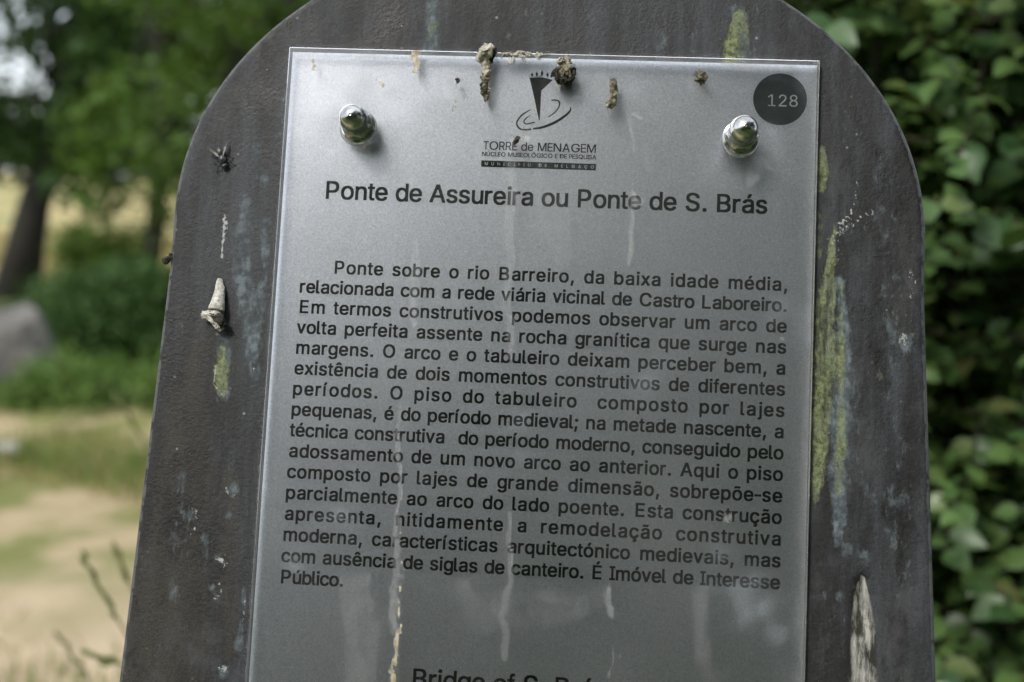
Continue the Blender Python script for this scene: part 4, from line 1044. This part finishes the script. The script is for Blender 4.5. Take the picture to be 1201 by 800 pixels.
def text_loops(words, em, x0, x1, yb, adv=ADV, track=None):
    """words on one baseline from x0 to x1, the spaces stretched to fit (or all gaps when track is set)"""
    nat = [sum(adv.get(c, ADV.get(c, 556)) for c in w) / 1000 * em for w in words]
    nch = sum(len(w) for w in words) - 1
    sp0 = adv[' '] / 1000 * em
    total = sum(nat) + sp0 * (len(words) - 1)
    if x1 is None: extra_c, sp = 0, sp0
    else:
        slack = (x1 - x0) - total
        fr = 1.0 if track is None else track                 # share of the slack that goes between letters
        extra_c = slack * fr / max(1, nch + len(words) - 1)
        sp = sp0 + (slack * (1 - fr) / max(1, len(words) - 1) if len(words) > 1 else 0) + extra_c
    x = x0; out = []
    for w in words:
        for c in w:
            a = adv.get(c, ADV.get(c, 556)) / 1000 * em
            gl = GLYPHS[c]
            xs = [p[0] for lp in gl for p in lp]; mn, mxx = min(xs), max(xs)
            gw = (mxx - mn) * EM * em
            tgt = min(gw, a * .93)
            if adv is GEO: tgt = a * .84 if c not in 'IÍ' else gw
            kx = tgt / gw
            ox = x + (a - tgt) / 2
            for lp in gl:
                out.append([(ox + (p[0] - mn) * EM * em * kx, yb - p[1] * EM * em) for p in lp])
            x += a + extra_c
        x += sp - (extra_c if False else 0)
    return out


LINES = ["Ponte sobre o rio Barreiro, da baixa idade média,", "relacionada com a rede viária vicinal de Castro Laboreiro.",
         "Em termos construtivos podemos observar um arco de", "volta perfeita assente na rocha granítica que surge nas",
         "margens. O arco e o tabuleiro deixam perceber bem, a", "existência de dois momentos construtivos de diferentes",
         "períodos. O piso do tabuleiro  composto por lajes", "pequenas, é do período medieval; na metade nascente, a",
         "técnica construtiva  do período moderno, conseguido pelo", "adossamento de um novo arco ao anterior. Aqui o piso",
         "composto por lajes de grande dimensão, sobrepõe-se", "parcialmente ao arco do lado poente. Esta construção",
         "apresenta, nitidamente a remodelação construtiva", "moderna, características arquitectónico medievais, mas",
         "com ausência de siglas de canteiro. É Imóvel de Interesse", "Público."]
LS = 8.105; EMB = LS / 1.149
ZT = -.12
for i, t_ in enumerate(LINES):
    lp = text_loops(t_.split(' '), EMB, 12.6 if i == 0 else -.5, None if i == 15 else 190.4, LS * i, track=.75)
    fill('text_line', lp, M_ink, sheet, ZT, .175)
xa, ya = S(379, 231.5); xb, yb_ = S(901, 250)
fill('text_line', text_loops("Ponte de Assureira ou Ponte de S. Brás".split(' '), 9.85, xa, xb, (ya + yb_) / 2), M_ink2, sheet, ZT, .20)['label'] = 'larger heading line'
xe, ye = S(484, 785)
fill('text_line', text_loops("Bridge of S. Brás".split(' '), 9.85, xe - .5, None, ye + 7.0), M_ink, sheet, ZT, .17)['label'] = 'bold English heading line'

# emblem: tower with a leafy crown, and two sweeping ovals
def Sl(pts): return [S(a, b) for a, b in pts]
def z1(x, yv): return 540 + x / 5.717, 70 + yv / 5.714       # measured on an enlargement of the photo
emb = []
emb.append(Sl([z1(*p) for p in [(462, 105), (545, 108), (541, 200), (531, 400), (525, 400), (500, 280)]]))
emb.append(Sl([z1(*p) for p in [(458, 90), (464, 106), (545, 98), (622, 118), (619, 128), (545, 109), (462, 112)]]))
for cx_, cy_, h_ in [(479, 92, 28), (511, 88, 34), (546, 82, 44), (583, 92, 34), (610, 100, 26)]:
    emb.append(Sl([z1(*p) for p in [(cx_, cy_ - h_ / 2), (cx_ + 9, cy_), (cx_ + 5, cy_ + h_ * .36), (cx_ + 1.5, cy_ + h_ * .5), (cx_ - 1.5, cy_ + h_ * .5), (cx_ - 5, cy_ + h_ * .36), (cx_ - 9, cy_)]]))


def swoosh(pts):
    q = smoothpath([(*p[:2], p[2]) for p in pts], 6)
    L, R = [], []
    for i, p in enumerate(q):
        a = q[max(i - 1, 0)]; b = q[min(i + 1, len(q) - 1)]
        dx, dy = b[0] - a[0], b[1] - a[1]; n = math.hypot(dx, dy) + 1e-9
        L.append((p[0] - dy / n * p[2], p[1] + dx / n * p[2])); R.append((p[0] + dy / n * p[2], p[1] - dx / n * p[2]))
    return Sl([z1(*p) for p in L + R[::-1]])


emb.append(swoosh([(468, 328, 3), (410, 365, 5), (376, 415, 5), (392, 452, 6), (430, 463, 6), (474, 459, 6)]))
emb.append(swoosh([(486, 457, 6), (550, 446, 8), (630, 415, 9), (700, 370, 8), (735, 335, 6), (738, 310, 3)]))
emb.append(swoosh([(466, 366, 2), (440, 385, 4), (424, 408, 4), (440, 424, 4), (498, 412, 4)]))
emb.append(swoosh([(608, 265, 4), (640, 264, 5), (664, 280, 5), (655, 318, 4), (625, 352, 4), (586, 378, 3)]))
fill('emblem', emb, M_ink2, sheet, ZT)
a0 = S(*z1(148, 597)); a1 = S(*z1(912, 617))
ymid = (a0[1] + a1[1]) / 2
h1 = abs(S(*z1(500, 608))[1] - S(*z1(500, 552))[1])
t1 = text_loops(['TORRE', 'de', 'MENAGEM'], h1 / .716, a0[0], a1[0], ymid, GEO)
fill('text_line', t1, M_ink2, sheet, ZT, .05)['label'] = 'small emblem lettering'
b0 = S(*z1(140, 640)); b1 = S(*z1(912, 661)); h2 = abs(S(*z1(500, 650))[1] - S(*z1(500, 622))[1])
fill('text_line', text_loops('NÚCLEO MUSEOLÓGICO E DE PESQUISA'.split(' '), h2 / .716, b0[0], b1[0], (b0[1] + b1[1]) / 2, GEO), M_ink2, sheet, ZT, .06)
bar = Sl([z1(137, 668), z1(910, 693), z1(908, 737), z1(137, 711)])
fill('emblem_bar', [bar], M_ink2, sheet, ZT)
c0 = S(*z1(160, 700)); c1 = S(*z1(896, 724))
fill('text_line', text_loops('MUNICÍPIO DE MELGAÇO'.split(' '), 1.15 / .716, c0[0], c1[0], (c0[1] + c1[1]) / 2, GEO), M_pale, sheet, ZT - .05, .03)
bx, by = S(915.5, 115)
R_ = 31.0 * .337
fill('number_badge', [[(bx + R_ * math.cos(a / 48 * 2 * PI), by + R_ * math.sin(a / 48 * 2 * PI)) for a in range(48)]], M_badge, sheet, ZT)
n0 = S(901, 122); n1 = S(936, 123)
fill('text_line', text_loops(['128'], 6.6, n0[0] - .3, n1[0] + .3, by + 2.9), M_pale, sheet, ZT - .05)['label'] = 'pale number 128'

# ---- clear plate in front of the sheet
NXP, NYP = 170, 240
bev = .35
gxs = np.concatenate([[XL, XL + bev * .3], np.linspace(XL + bev, XR - bev, NXP), [XR - bev * .3, XR]])
gys = np.concatenate([[YT, YT + bev * .3], np.linspace(YT + bev, YB - bev, NYP), [YB - bev * .3, YB]])
XX, YY = np.meshgrid(gxs, gys)
ZZ = np.full_like(XX, -3.15)
ed = np.minimum(np.minimum(XX - XL, XR - XX), np.minimum(YY - YT, YB - YY))
ZZ += np.where(ed < 1e-6, bev, np.where(ed < bev * .9, bev * .3, 0))
n_y, n_x = XX.shape
Vf = np.stack([XX, YY, ZZ], -1).reshape(-1, 3)
ii = np.arange(n_y - 1)[:, None] * n_x + np.arange(n_x - 1)[None]
Ff = [tuple(q) for q in np.stack([ii, ii + 1, ii + n_x + 1, ii + n_x], -1).reshape(-1, 4).tolist()]
nb_ = len(Vf)
ring = [k for k in range(n_x)] + [k * n_x + n_x - 1 for k in range(1, n_y)] + [(n_y - 1) * n_x + k for k in range(n_x - 2, -1, -1)] + [k * n_x for k in range(n_y - 2, 0, -1)]
Vb = [(Vf[k][0], Vf[k][1], -.35) for k in ring]
Ff += [(ring[k], nb_ + k, nb_ + (k + 1) % len(ring), ring[(k + 1) % len(ring)]) for k in range(len(ring))]
Ff.append(tuple(nb_ + k for k in range(len(ring)))[::-1])
Vp = list(map(tuple, Vf)) + Vb
xyp = np.array(Vp)[:, :2]
xyp[:, 0] += .55 * np.sin(xyp[:, 1] * .21) + .35 * np.sin(xyp[:, 1] * .63 + 1) + .25 * np.sin(xyp[:, 1] * 1.7 + 2)
film_and_reflection = strokes(xyp, [
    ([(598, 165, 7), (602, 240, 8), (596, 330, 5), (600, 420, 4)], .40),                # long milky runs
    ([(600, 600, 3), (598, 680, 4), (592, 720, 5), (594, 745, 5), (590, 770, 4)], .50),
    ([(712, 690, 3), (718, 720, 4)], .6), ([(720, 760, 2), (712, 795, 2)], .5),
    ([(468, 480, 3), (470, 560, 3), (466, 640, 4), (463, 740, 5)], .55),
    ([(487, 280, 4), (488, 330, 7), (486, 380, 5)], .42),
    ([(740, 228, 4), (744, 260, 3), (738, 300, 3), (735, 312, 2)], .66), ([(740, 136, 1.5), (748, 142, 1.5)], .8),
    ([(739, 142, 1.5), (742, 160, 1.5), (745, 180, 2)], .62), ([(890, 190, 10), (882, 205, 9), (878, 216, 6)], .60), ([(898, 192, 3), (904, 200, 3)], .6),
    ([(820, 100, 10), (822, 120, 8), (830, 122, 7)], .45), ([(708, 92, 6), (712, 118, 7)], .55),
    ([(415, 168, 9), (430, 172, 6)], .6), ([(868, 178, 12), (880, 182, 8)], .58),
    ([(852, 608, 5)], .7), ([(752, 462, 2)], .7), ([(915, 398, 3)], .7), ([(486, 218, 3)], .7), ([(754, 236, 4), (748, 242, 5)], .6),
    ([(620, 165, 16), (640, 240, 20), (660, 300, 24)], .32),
    ([(420, 690, 22), (425, 740, 26), (420, 800, 26)], .36), ([(820, 690, 10), (822, 740, 10), (826, 800, 12)], .30),  # pale upright reflections low in the plate, put into the film colour
    ([(560, 722, 26), (620, 716, 26), (690, 706, 22)], .22), ([(540, 690, 12), (560, 710, 16)], .22),  # reflected band between them, put into the film colour too
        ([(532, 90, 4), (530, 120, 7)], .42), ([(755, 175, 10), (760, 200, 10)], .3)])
crust = strokes(xyp, [
    ([(490, 62, 8), (491, 72, 7), (491, 86, 4)], .75), ([(370, 72, 3), (371, 84, 3)], .7), ([(446, 95, 4), (449, 102, 3)], .6),
    ([(590, 64, 4), (602, 66, 6), (618, 64, 2)], .66), ([(598, 72, 4), (600, 78, 3)], .6), ([(662, 70, 12)], .45),
    ([(620, 170, 2), (616, 152, 2)], .55), ([(535, 118, 4), (532, 132, 4)], .55),
    ([(474, 610, 1.2), (472, 700, 1.5), (471, 740, 1.6)], .72), ([(466, 738, 3), (464, 770, 4), (462, 800, 4.6), (462, 850, 4)], .78),
    ([(487, 215, 3), (492, 222, 3)], .4), ([(497, 300, 3)], .5), ([(745, 235, 3)], .6), ([(600, 100, 5), (604, 230, 5), (604, 300, 4)], .36)])
edged = strokes(xyp, [([(345, 66, 7), (600, 70, 7), (955, 80, 7)], .55), ([(850, 78, 6), (930, 82, 6)], .75), ([(570, 62, 14)], .4)])

ga = Mat('clear_plate')
ga.set(Roughness=.035, IOR=1.49, **{'Transmission Weight': 1.0})
ga.b.inputs['Base Color'].default_value = (.97, .985, .985, 1)
hz_ = ga.noise(900, 3, .7)
ga.to('Roughness', ga.ramp(ga.noise(40, 4), [(.3, .02), (.7, .055)]))
ga.to('Normal', ga.bump(ga.noise(9, 2), .05, .002))
df = ga.n('BsdfPrincipled'); df.inputs['Roughness'].default_value = .8


def cov(attr, sc, am, t0, t1, vec=None):
    v = ga.math('ADD', ga.attr(attr), ga.math('MULTIPLY', ga.math('SUBTRACT', ga.noise(sc, 6, .7, vec), .5), am))
    return ga.ramp(v, [(t0, 0.), (t1, 1.)])


f1 = ga.math('MULTIPLY', cov('film_and_reflection', 120, .9, .15, .9, ga.coord('Object', (1, .5, .4))), .40)
f2 = cov('crust', 420, 1.7, .50, .68)
f3 = ga.math('MULTIPLY', cov('edge_dirt', 90, 1.3, .35, .9), .42)
dust = ga.math('MULTIPLY', ga.ramp(hz_, [(.70, 0.), (.76, 1.)]), .35)
haze_ = ga.math('MULTIPLY', ga.ramp(ga.noise(14, 6, .65), [(.38, .0), (.75, 1.)]), .05)
col = ga.mix(f2, (.45, .46, .46), ga.mix(ga.ramp(ga.noise(500, 4), [(.4, 0.), (.6, 1.)]), (.28, .22, .12), (.55, .50, .38)))
col = ga.mix(ga.math('MULTIPLY', f3, 1.6, True), col, (.16, .145, .11))
ga.l(col, df.inputs['Base Color'])
f1 = ga.math('MAXIMUM', f1, ga.math('MULTIPLY', ga.attr('edge_light'), .42))
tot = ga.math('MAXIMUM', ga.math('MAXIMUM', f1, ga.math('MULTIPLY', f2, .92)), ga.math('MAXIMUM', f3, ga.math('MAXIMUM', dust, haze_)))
ms = ga.n('MixShader')
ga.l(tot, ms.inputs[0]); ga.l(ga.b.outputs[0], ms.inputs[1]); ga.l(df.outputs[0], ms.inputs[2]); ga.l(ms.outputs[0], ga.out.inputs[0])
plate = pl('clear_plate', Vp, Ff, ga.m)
_v = np.array(Vp)
edge_light = .75 * np.exp(-np.clip(XR - _v[:, 0], 0, 99) / 1.9) + .30 * np.exp(-np.clip(_v[:, 0] - XL, 0, 99) / 1.1) + .25 * np.exp(-np.clip(_v[:, 1] - YT, 0, 99) / 1.2)  # bright line of light along the plate edges, put into the colour
front = _v[:, 2] < -2.9
set_attr(plate.data, 'edge_light', edge_light * front)
for nme, arr in (('film_and_reflection', film_and_reflection), ('crust', crust), ('edge_dirt', edged)): set_attr(plate.data, nme, arr * front)

# ---- domed cap nuts
chrome = Mat('polished_steel')
chrome.to('Base Color', chrome.ramp(chrome.noise(200, 4), [(.35, (.36, .36, .34)), (.65, (.60, .60, .58))])); chrome.set(Metallic=1.0)
chrome.to('Roughness', chrome.ramp(chrome.noise(300, 5, .7), [(.35, .09), (.7, .30)]))
chrome.to('Normal', chrome.bump(chrome.noise(300, 4), .10, .0003))
rubber = Mat('clear_washer'); rubber.set(Roughness=.2, IOR=1.45, **{'Transmission Weight': .8}); rubber.b.inputs['Base Color'].default_value = (.8, .82, .82, 1)


def lathe(cx, cy, prof_, seg=40, hexr=None, hz=None):
    V, F = [], []
    for (r, z) in prof_:
        for k in range(seg):
            a = 2 * PI * k / seg
            rr_ = r
            if hexr and hz[0] <= z <= hz[1]:
                b = (a % (PI / 3)) - PI / 6
                rr_ = min(r, hexr / math.cos(b))
            V.append((cx + rr_ * math.cos(a), cy + rr_ * math.sin(a), z))
    for i in range(len(prof_) - 1):
        for k in range(seg):
            k2 = (k + 1) % seg
            F.append((i * seg + k, (i + 1) * seg + k, (i + 1) * seg + k2, i * seg + k2))
    F.append(tuple(range(seg))[::1]); F.append(tuple((len(prof_) - 1) * seg + k for k in range(seg))[::-1])
    return V, F


ZP = -3.15
for (nut_px, nut_py, lab) in ((420.5, 149, 'left cap nut'), (868.5, 162, 'right cap nut')):
    nx_, ny_ = S(nut_px, nut_py, ZP)
    prof_ = [(6.7, ZP - .3), (6.85, ZP - .9), (6.6, ZP - 1.6), (6.5, ZP - 1.8), (6.5, ZP - 5.6), (5.7, ZP - 6.4), (5.4, ZP - 6.6), (5.4, ZP - 12.2)]
    for a in range(1, 12):
        b = a / 12 * PI / 2
        prof_.append((5.4 * math.cos(b), ZP - 12.2 - 5.6 * math.sin(b)))
    prof_ += [(.45, ZP - 17.85), (.35, ZP - 17.6), (.1, ZP - 17.55)]
    o = pl('cap_nut', *lathe(nx_, ny_, prof_, 48, 5.85, (ZP - 5.7, ZP - 1.75)), chrome.m, smooth=True)
    o['label'] = lab
    o.data.set_sharp_from_angle(angle=math.radians(30))
    wv = [(7.3, ZP - .02), (7.5, ZP - .25), (7.2, ZP - .5), (5.0, ZP - .5)]
    pl('washer', *lathe(nx_, ny_ + .4, wv, 40), rubber.m, o, smooth=True)

# ================================================================== MUD AND INSECTS ON THE SIGN
def mud_mat(name, a, b, c_=(.03, .028, .02)):
    k = Mat(name)
    n1 = k.noise(700, 5, .7); n2 = k.noise(180, 4, .6)
    cc = k.ramp(n2, [(.35, a), (.65, b)])
    cc = k.mix(k.ramp(n1, [(.36, .8), (.52, 0.)]), cc, c_)
    k.to('Base Color', cc); k.set(Roughness=.95)
    k.to('Normal', k.bump(n1, .9, .0015))
    return k.m


M_mud = mud_mat('dried_mud', (.10, .09, .06), (.30, .27, .18))
M_mudw = mud_mat('pale_dried_mud', (.36, .33, .26), (.62, .59, .50), (.20, .18, .13))
M_plast = mud_mat('white_plaster_mud', (.50, .48, .42), (.74, .72, .65), (.25, .23, .19))
M_dark = mud_mat('dark_cavity', (.03, .026, .02), (.07, .06, .045))


def pw(px, py, h, zf=ZP):
    """measured photo point to a world point h mm in front of a face"""
    x, yv = S(px, py, zf - h)
    return W(x, yv, zf - h)


def lump(name, label, cat, parts, group=None):
    """parts: (part name, photo path [(px, py, radius_px, height_mm)], material, lumpiness)"""
    first = parts[0][1][len(parts[0][1]) // 2]
    base = pw(first[0], first[1], 0, parts[0][4] if len(parts[0]) > 4 else ZP)
    objs = []
    root = None
    if len(parts) > 1:
        root = empty(name, base); tag(root, label, cat, group)
    for pi_, (pn, path, mat, lm_, *zf) in enumerate(parts):
        zf = zf[0] if zf else ZP
        q = smoothpath([(*p,) for p in path], 4)
        pts, rad = [], []
        for p in q:
            pts.append(tuple(pw(p[0], p[1], p[3], zf) - base)); rad.append(max(.0001, p[2] * .337e-3))
        V, F = tube(pts, rad, 14, 0, pi_, True)
        rr = random.Random(len(label) + pi_)
        bm = bmesh.new()
        vs_ = [bm.verts.new(v) for v in V]
        for f in F: bm.faces.new([vs_[k] for k in f])
        bmesh.ops.subdivide_edges(bm, edges=bm.edges[:], cuts=2, use_grid_fill=True)
        for v in bm.verts:
            s1, s2 = v.co / (max(rad) * .9), v.co / (max(rad) * .32)
            v.co += (mnoise.noise_vector(s1 + Vector((pi_ * 7, 3, 1))) * 1.5 + mnoise.noise_vector(s2) * .8) * lm_ * max(rad)
        me = bpy.data.meshes.new(pn); bm.to_mesh(me); bm.free()
        me.polygons.foreach_set('use_smooth', [True] * len(me.polygons))
        o = link(pn if root else name, me, mat, root)
        if not root:
            o.location = base; tag(o, label, cat, group)
    return root


lump('mud_nest', 'pale lumpy mud nest over the top plate edge with a dark tube hanging down', 'insect nest', [
    ('pale_lump', [(562, 72, 4, 1.5), (566, 66, 7, 2.4), (571, 60, 8, 2.8), (577, 54, 4, 2.4)], M_mudw, .22),
    ('pale_tube', [(569, 68, 5, 1.8), (570, 78, 5, 1.6), (571, 90, 4.6, 1.4)], M_mudw, .25),
    ('mud_tube', [(571, 66, 6, 1.2), (570, 78, 4.5, 1), (571, 88, 4.5, 1), (568, 97, 4.5, 1), (569, 108, 4, 1), (570, 117, 2, .6)], M_mud, .38),
    ('dark_side', [(580, 56, 2.4, .8), (578, 64, 3, .6), (575, 74, 2, .5)], M_dark, .35)])
lump('mud_nest', 'round greenish brown mud lump with a hollow right of the emblem crown', 'insect nest', [
    ('mud_lump', [(654, 86, 7, .8), (662, 85, 10, 1.1), (669, 83, 8, .9)], M_mud, .45),
    ('mud_rim', [(652, 82, 4, 1.6), (655, 92, 4, 2), (664, 95, 4, 2), (671, 90, 4, 2), (671, 79, 3.5, 1.6)], M_dark, .5),
    ('pale_silk', [(656, 74, 4, .6), (662, 72, 5, .8), (669, 76, 4, .6)], M_mudw, .6)])
lump('mud_tube', 'small bent greenish mud tube on the plate between the emblem and the right nut', 'insect nest', [
    ('tube_body', [(719, 93, 3, 1), (719.5, 102, 4, 1.2), (719.5, 113, 4, 1.2), (717.5, 121, 4.8, 1.3), (714, 124, 4, 1)], M_mud, .3),
    ('tube_mouth', [(714, 124, 3.4, 1.6), (712, 125, 3, 1.4)], M_mudw, .3)])
lump('mud_crumb', 'dark mud crumb near the top edge left of the round number badge', 'mud', [('mud_crumb', [(818, 91, 4, .8), (822, 91, 6, 1.1), (827, 91, 4, .8), (823, 97, 3, .6)], M_mud, .6)])
lump('grub_case', 'tiny brown grub case lying over the word torre of the emblem', 'insect case', [('grub_case', [(608, 160, 2, .6), (606, 164, 3, .8), (603, 169, 1.6, .5)], M_dark, .3)])
lump('mud_crumb', 'tiny dark speck between the left nut and the hanging mud tube', 'mud', [('mud_crumb', [(536, 92, 2, .5), (537.5, 96, 2.6, .6)], M_dark, .4)])
lump('mud_cone', 'white plaster-like cone with an open lower end on the left of the metal', 'insect nest', [
    ('cone_wall', [(258, 327, 3, .6), (257.5, 340, 6, 1.5), (256, 352, 8, 2.4), (254, 364, 10, 3), (252, 372, 10, 3.2)], M_plast, .05, Z0),
    ('cone_lip', [(238, 369, 4, 2.6), (244, 370, 5, 3.4), (253, 378, 4.6, 3.4), (260, 387, 3.5, 2.6)], M_plast, .25, Z0),
    ('cone_mouth', [(246, 366, 3.6, 4.6), (255, 372, 5, 5.0), (263, 382, 4.4, 4.2)], M_dark, .35, Z0)])

# webbing on the top edge
sv = []
rr = random.Random(3)
for k in range(34):
    x0 = rr.uniform(585, 640); y0 = 62 + rr.gauss(0, 1.5) + (x0 - 585) * .03
    pts = [pw(x0 + rr.uniform(-2, 2), y0, .3)]
    an = rr.uniform(-.4, 2.2); L = rr.uniform(4, 14)
    for j in (1, 2, 3):
        pts.append(pw(x0 + math.cos(an) * L * j / 3 + rr.gauss(0, 1.5), y0 + abs(math.sin(an)) * L * .7 * j / 3, .25 + rr.random() * .6))
    sv.append((pts, .00014 + .00022 * rr.random()))
base = pw(605, 63, 0)
V, F = join(*[tube([tuple(p - base) for p in P_], [r_, r_ * 1.3, r_, r_ * .6], 5) for P_, r_ in sv])
wb = link('silk_webbing', mesh('silk_webbing', V, F, True), M_mudw); wb.location = base
tag(wb, 'strands of pale silk along the top edge of the plate beside the mud nest', 'webbing')

# ---- flies
M_fly = Mat('fly_body'); M_fly.to('Base Color', M_fly.ramp(M_fly.noise(900, 3), [(.4, (.012, .014, .015)), (.6, (.05, .055, .055))])); M_fly.set(Roughness=.35)
M_leg = Mat('fly_leg'); M_leg.set(Roughness=.5); M_leg.b.inputs['Base Color'].default_value = (.012, .011, .01, 1)
M_wing = Mat('fly_wing'); M_wing.set(Roughness=.3, Alpha=.62); M_wing.to('Base Color', M_wing.ramp(M_wing.noise(700, 3), [(.4, (.16, .15, .13)), (.6, (.30, .29, .26))]))


def ellipsoid(c, ax, r, seg=14):
    """c in sign mm, ax unit long axis (x, y), r = (long, wide, high)"""
    V, F = [], []
    n = 9
    px_, py_ = -ax[1], ax[0]
    for i in range(n + 1):
        t = -1 + 2 * i / n
        w = math.sqrt(max(.02, 1 - t * t))
        for k in range(seg):
            a = 2 * PI * k / seg
            u, v, h = t * r[0], math.cos(a) * w * r[1], math.sin(a) * w * r[2]
            V.append((c[0] + ax[0] * u + px_ * v, c[1] + ax[1] * u + py_ * v, c[2] + h))
    for i in range(n):
        for k in range(seg):
            k2 = (k + 1) % seg
            F.append((i * seg + k, i * seg + k2, (i + 1) * seg + k2, (i + 1) * seg + k))
    F.append(tuple(range(seg - 1, -1, -1))); F.append(tuple(n * seg + k for k in range(seg)))
    return V, F


def fly(px, py, ang, label, s=1.0):
    x, yv = S(px, py, Z0)
    base = W(x, yv, Z0)
    t = empty('fly', base); tag(t, label, 'fly', 'flies on the metal')
    ax = (math.cos(ang), math.sin(ang))                        # towards the head
    pp = (-ax[1], ax[0])
    def P3(u, v, h): return (x + (ax[0] * u + pp[0] * v) * s, yv + (ax[1] * u + pp[1] * v) * s, Z0 - h * s)
    def part(name, V, F, mat):
        a = np.asarray([tuple(v) for v in V], float) / 1000
        w = a @ np.array(M3).T + np.array(ORIGIN) - np.array(base)
        return link(name, mesh(name, w, F, True), mat, t)
    part('thorax', *ellipsoid(P3(.5, 0, 1.7), ax, (2.0 * s, 1.5 * s, 1.4 * s)), M_fly.m)
    part('abdomen', *ellipsoid(P3(-2.4, 0, 1.5), ax, (2.3 * s, 1.5 * s, 1.3 * s)), M_fly.m)
    part('head', *ellipsoid(P3(3.1, 0, 1.5), ax, (.95 * s, 1.35 * s, 1.05 * s)), M_fly.m)
    for sg in (-1, 1):
        o = [(0, 0), (-1.5, .8), (-3.6, 1.35), (-5.4, 1.1), (-6.3, .2), (-5.6, -.6), (-3.2, -.7), (-1.2, -.4)]
        a = .48 * sg
        V = []
        for zz in (0, .06):
            for (u, v) in o:
                v *= -sg
                V.append(P3(-.4 + u * math.cos(a) - v * math.sin(a) * 1, (.9 * sg) - (u * math.sin(a)) * 1.0 * -1 * -1 + v * math.cos(a), 2.5 + .05 * u * 2 + zz))
        n = len(o)
        F = [tuple(range(n)), tuple(range(2 * n - 1, n - 1, -1))] + [(k, (k + 1) % n, n + (k + 1) % n, n + k) for k in range(n)]
        part('wing', V, F, M_wing.m)
    for sg in (-1, 1):
        for k, (u0, u1) in enumerate([(1.4, 3.9), (.4, .8), (-.6, -2.6)]):
            pts = [P3(u0, sg * .9, 1.2), P3((u0 + u1) / 2, sg * 2.3, 2.0), P3(u1 * .9, sg * 3.3, .6), P3(u1 * 1.1, sg * 4.0, .1)]
            V, F = tube(pts, [.22 * s, .18 * s, .13 * s, .09 * s], 6)
            part('leg', V, F, M_leg.m)


fly(262, 187, math.radians(68), 'dark fly with spread pale wings on the upper left of the metal', 1.05)
lump('insect_case', 'small dark round insect case clinging to the very left edge of the metal', 'insect case', [('insect_case', [(192, 307, 3, .2), (195, 305, 4.4, .6), (199, 301, 3, .6), (200, 297, 1.6, .4)], M_dark, .2, Z0 + .4)])
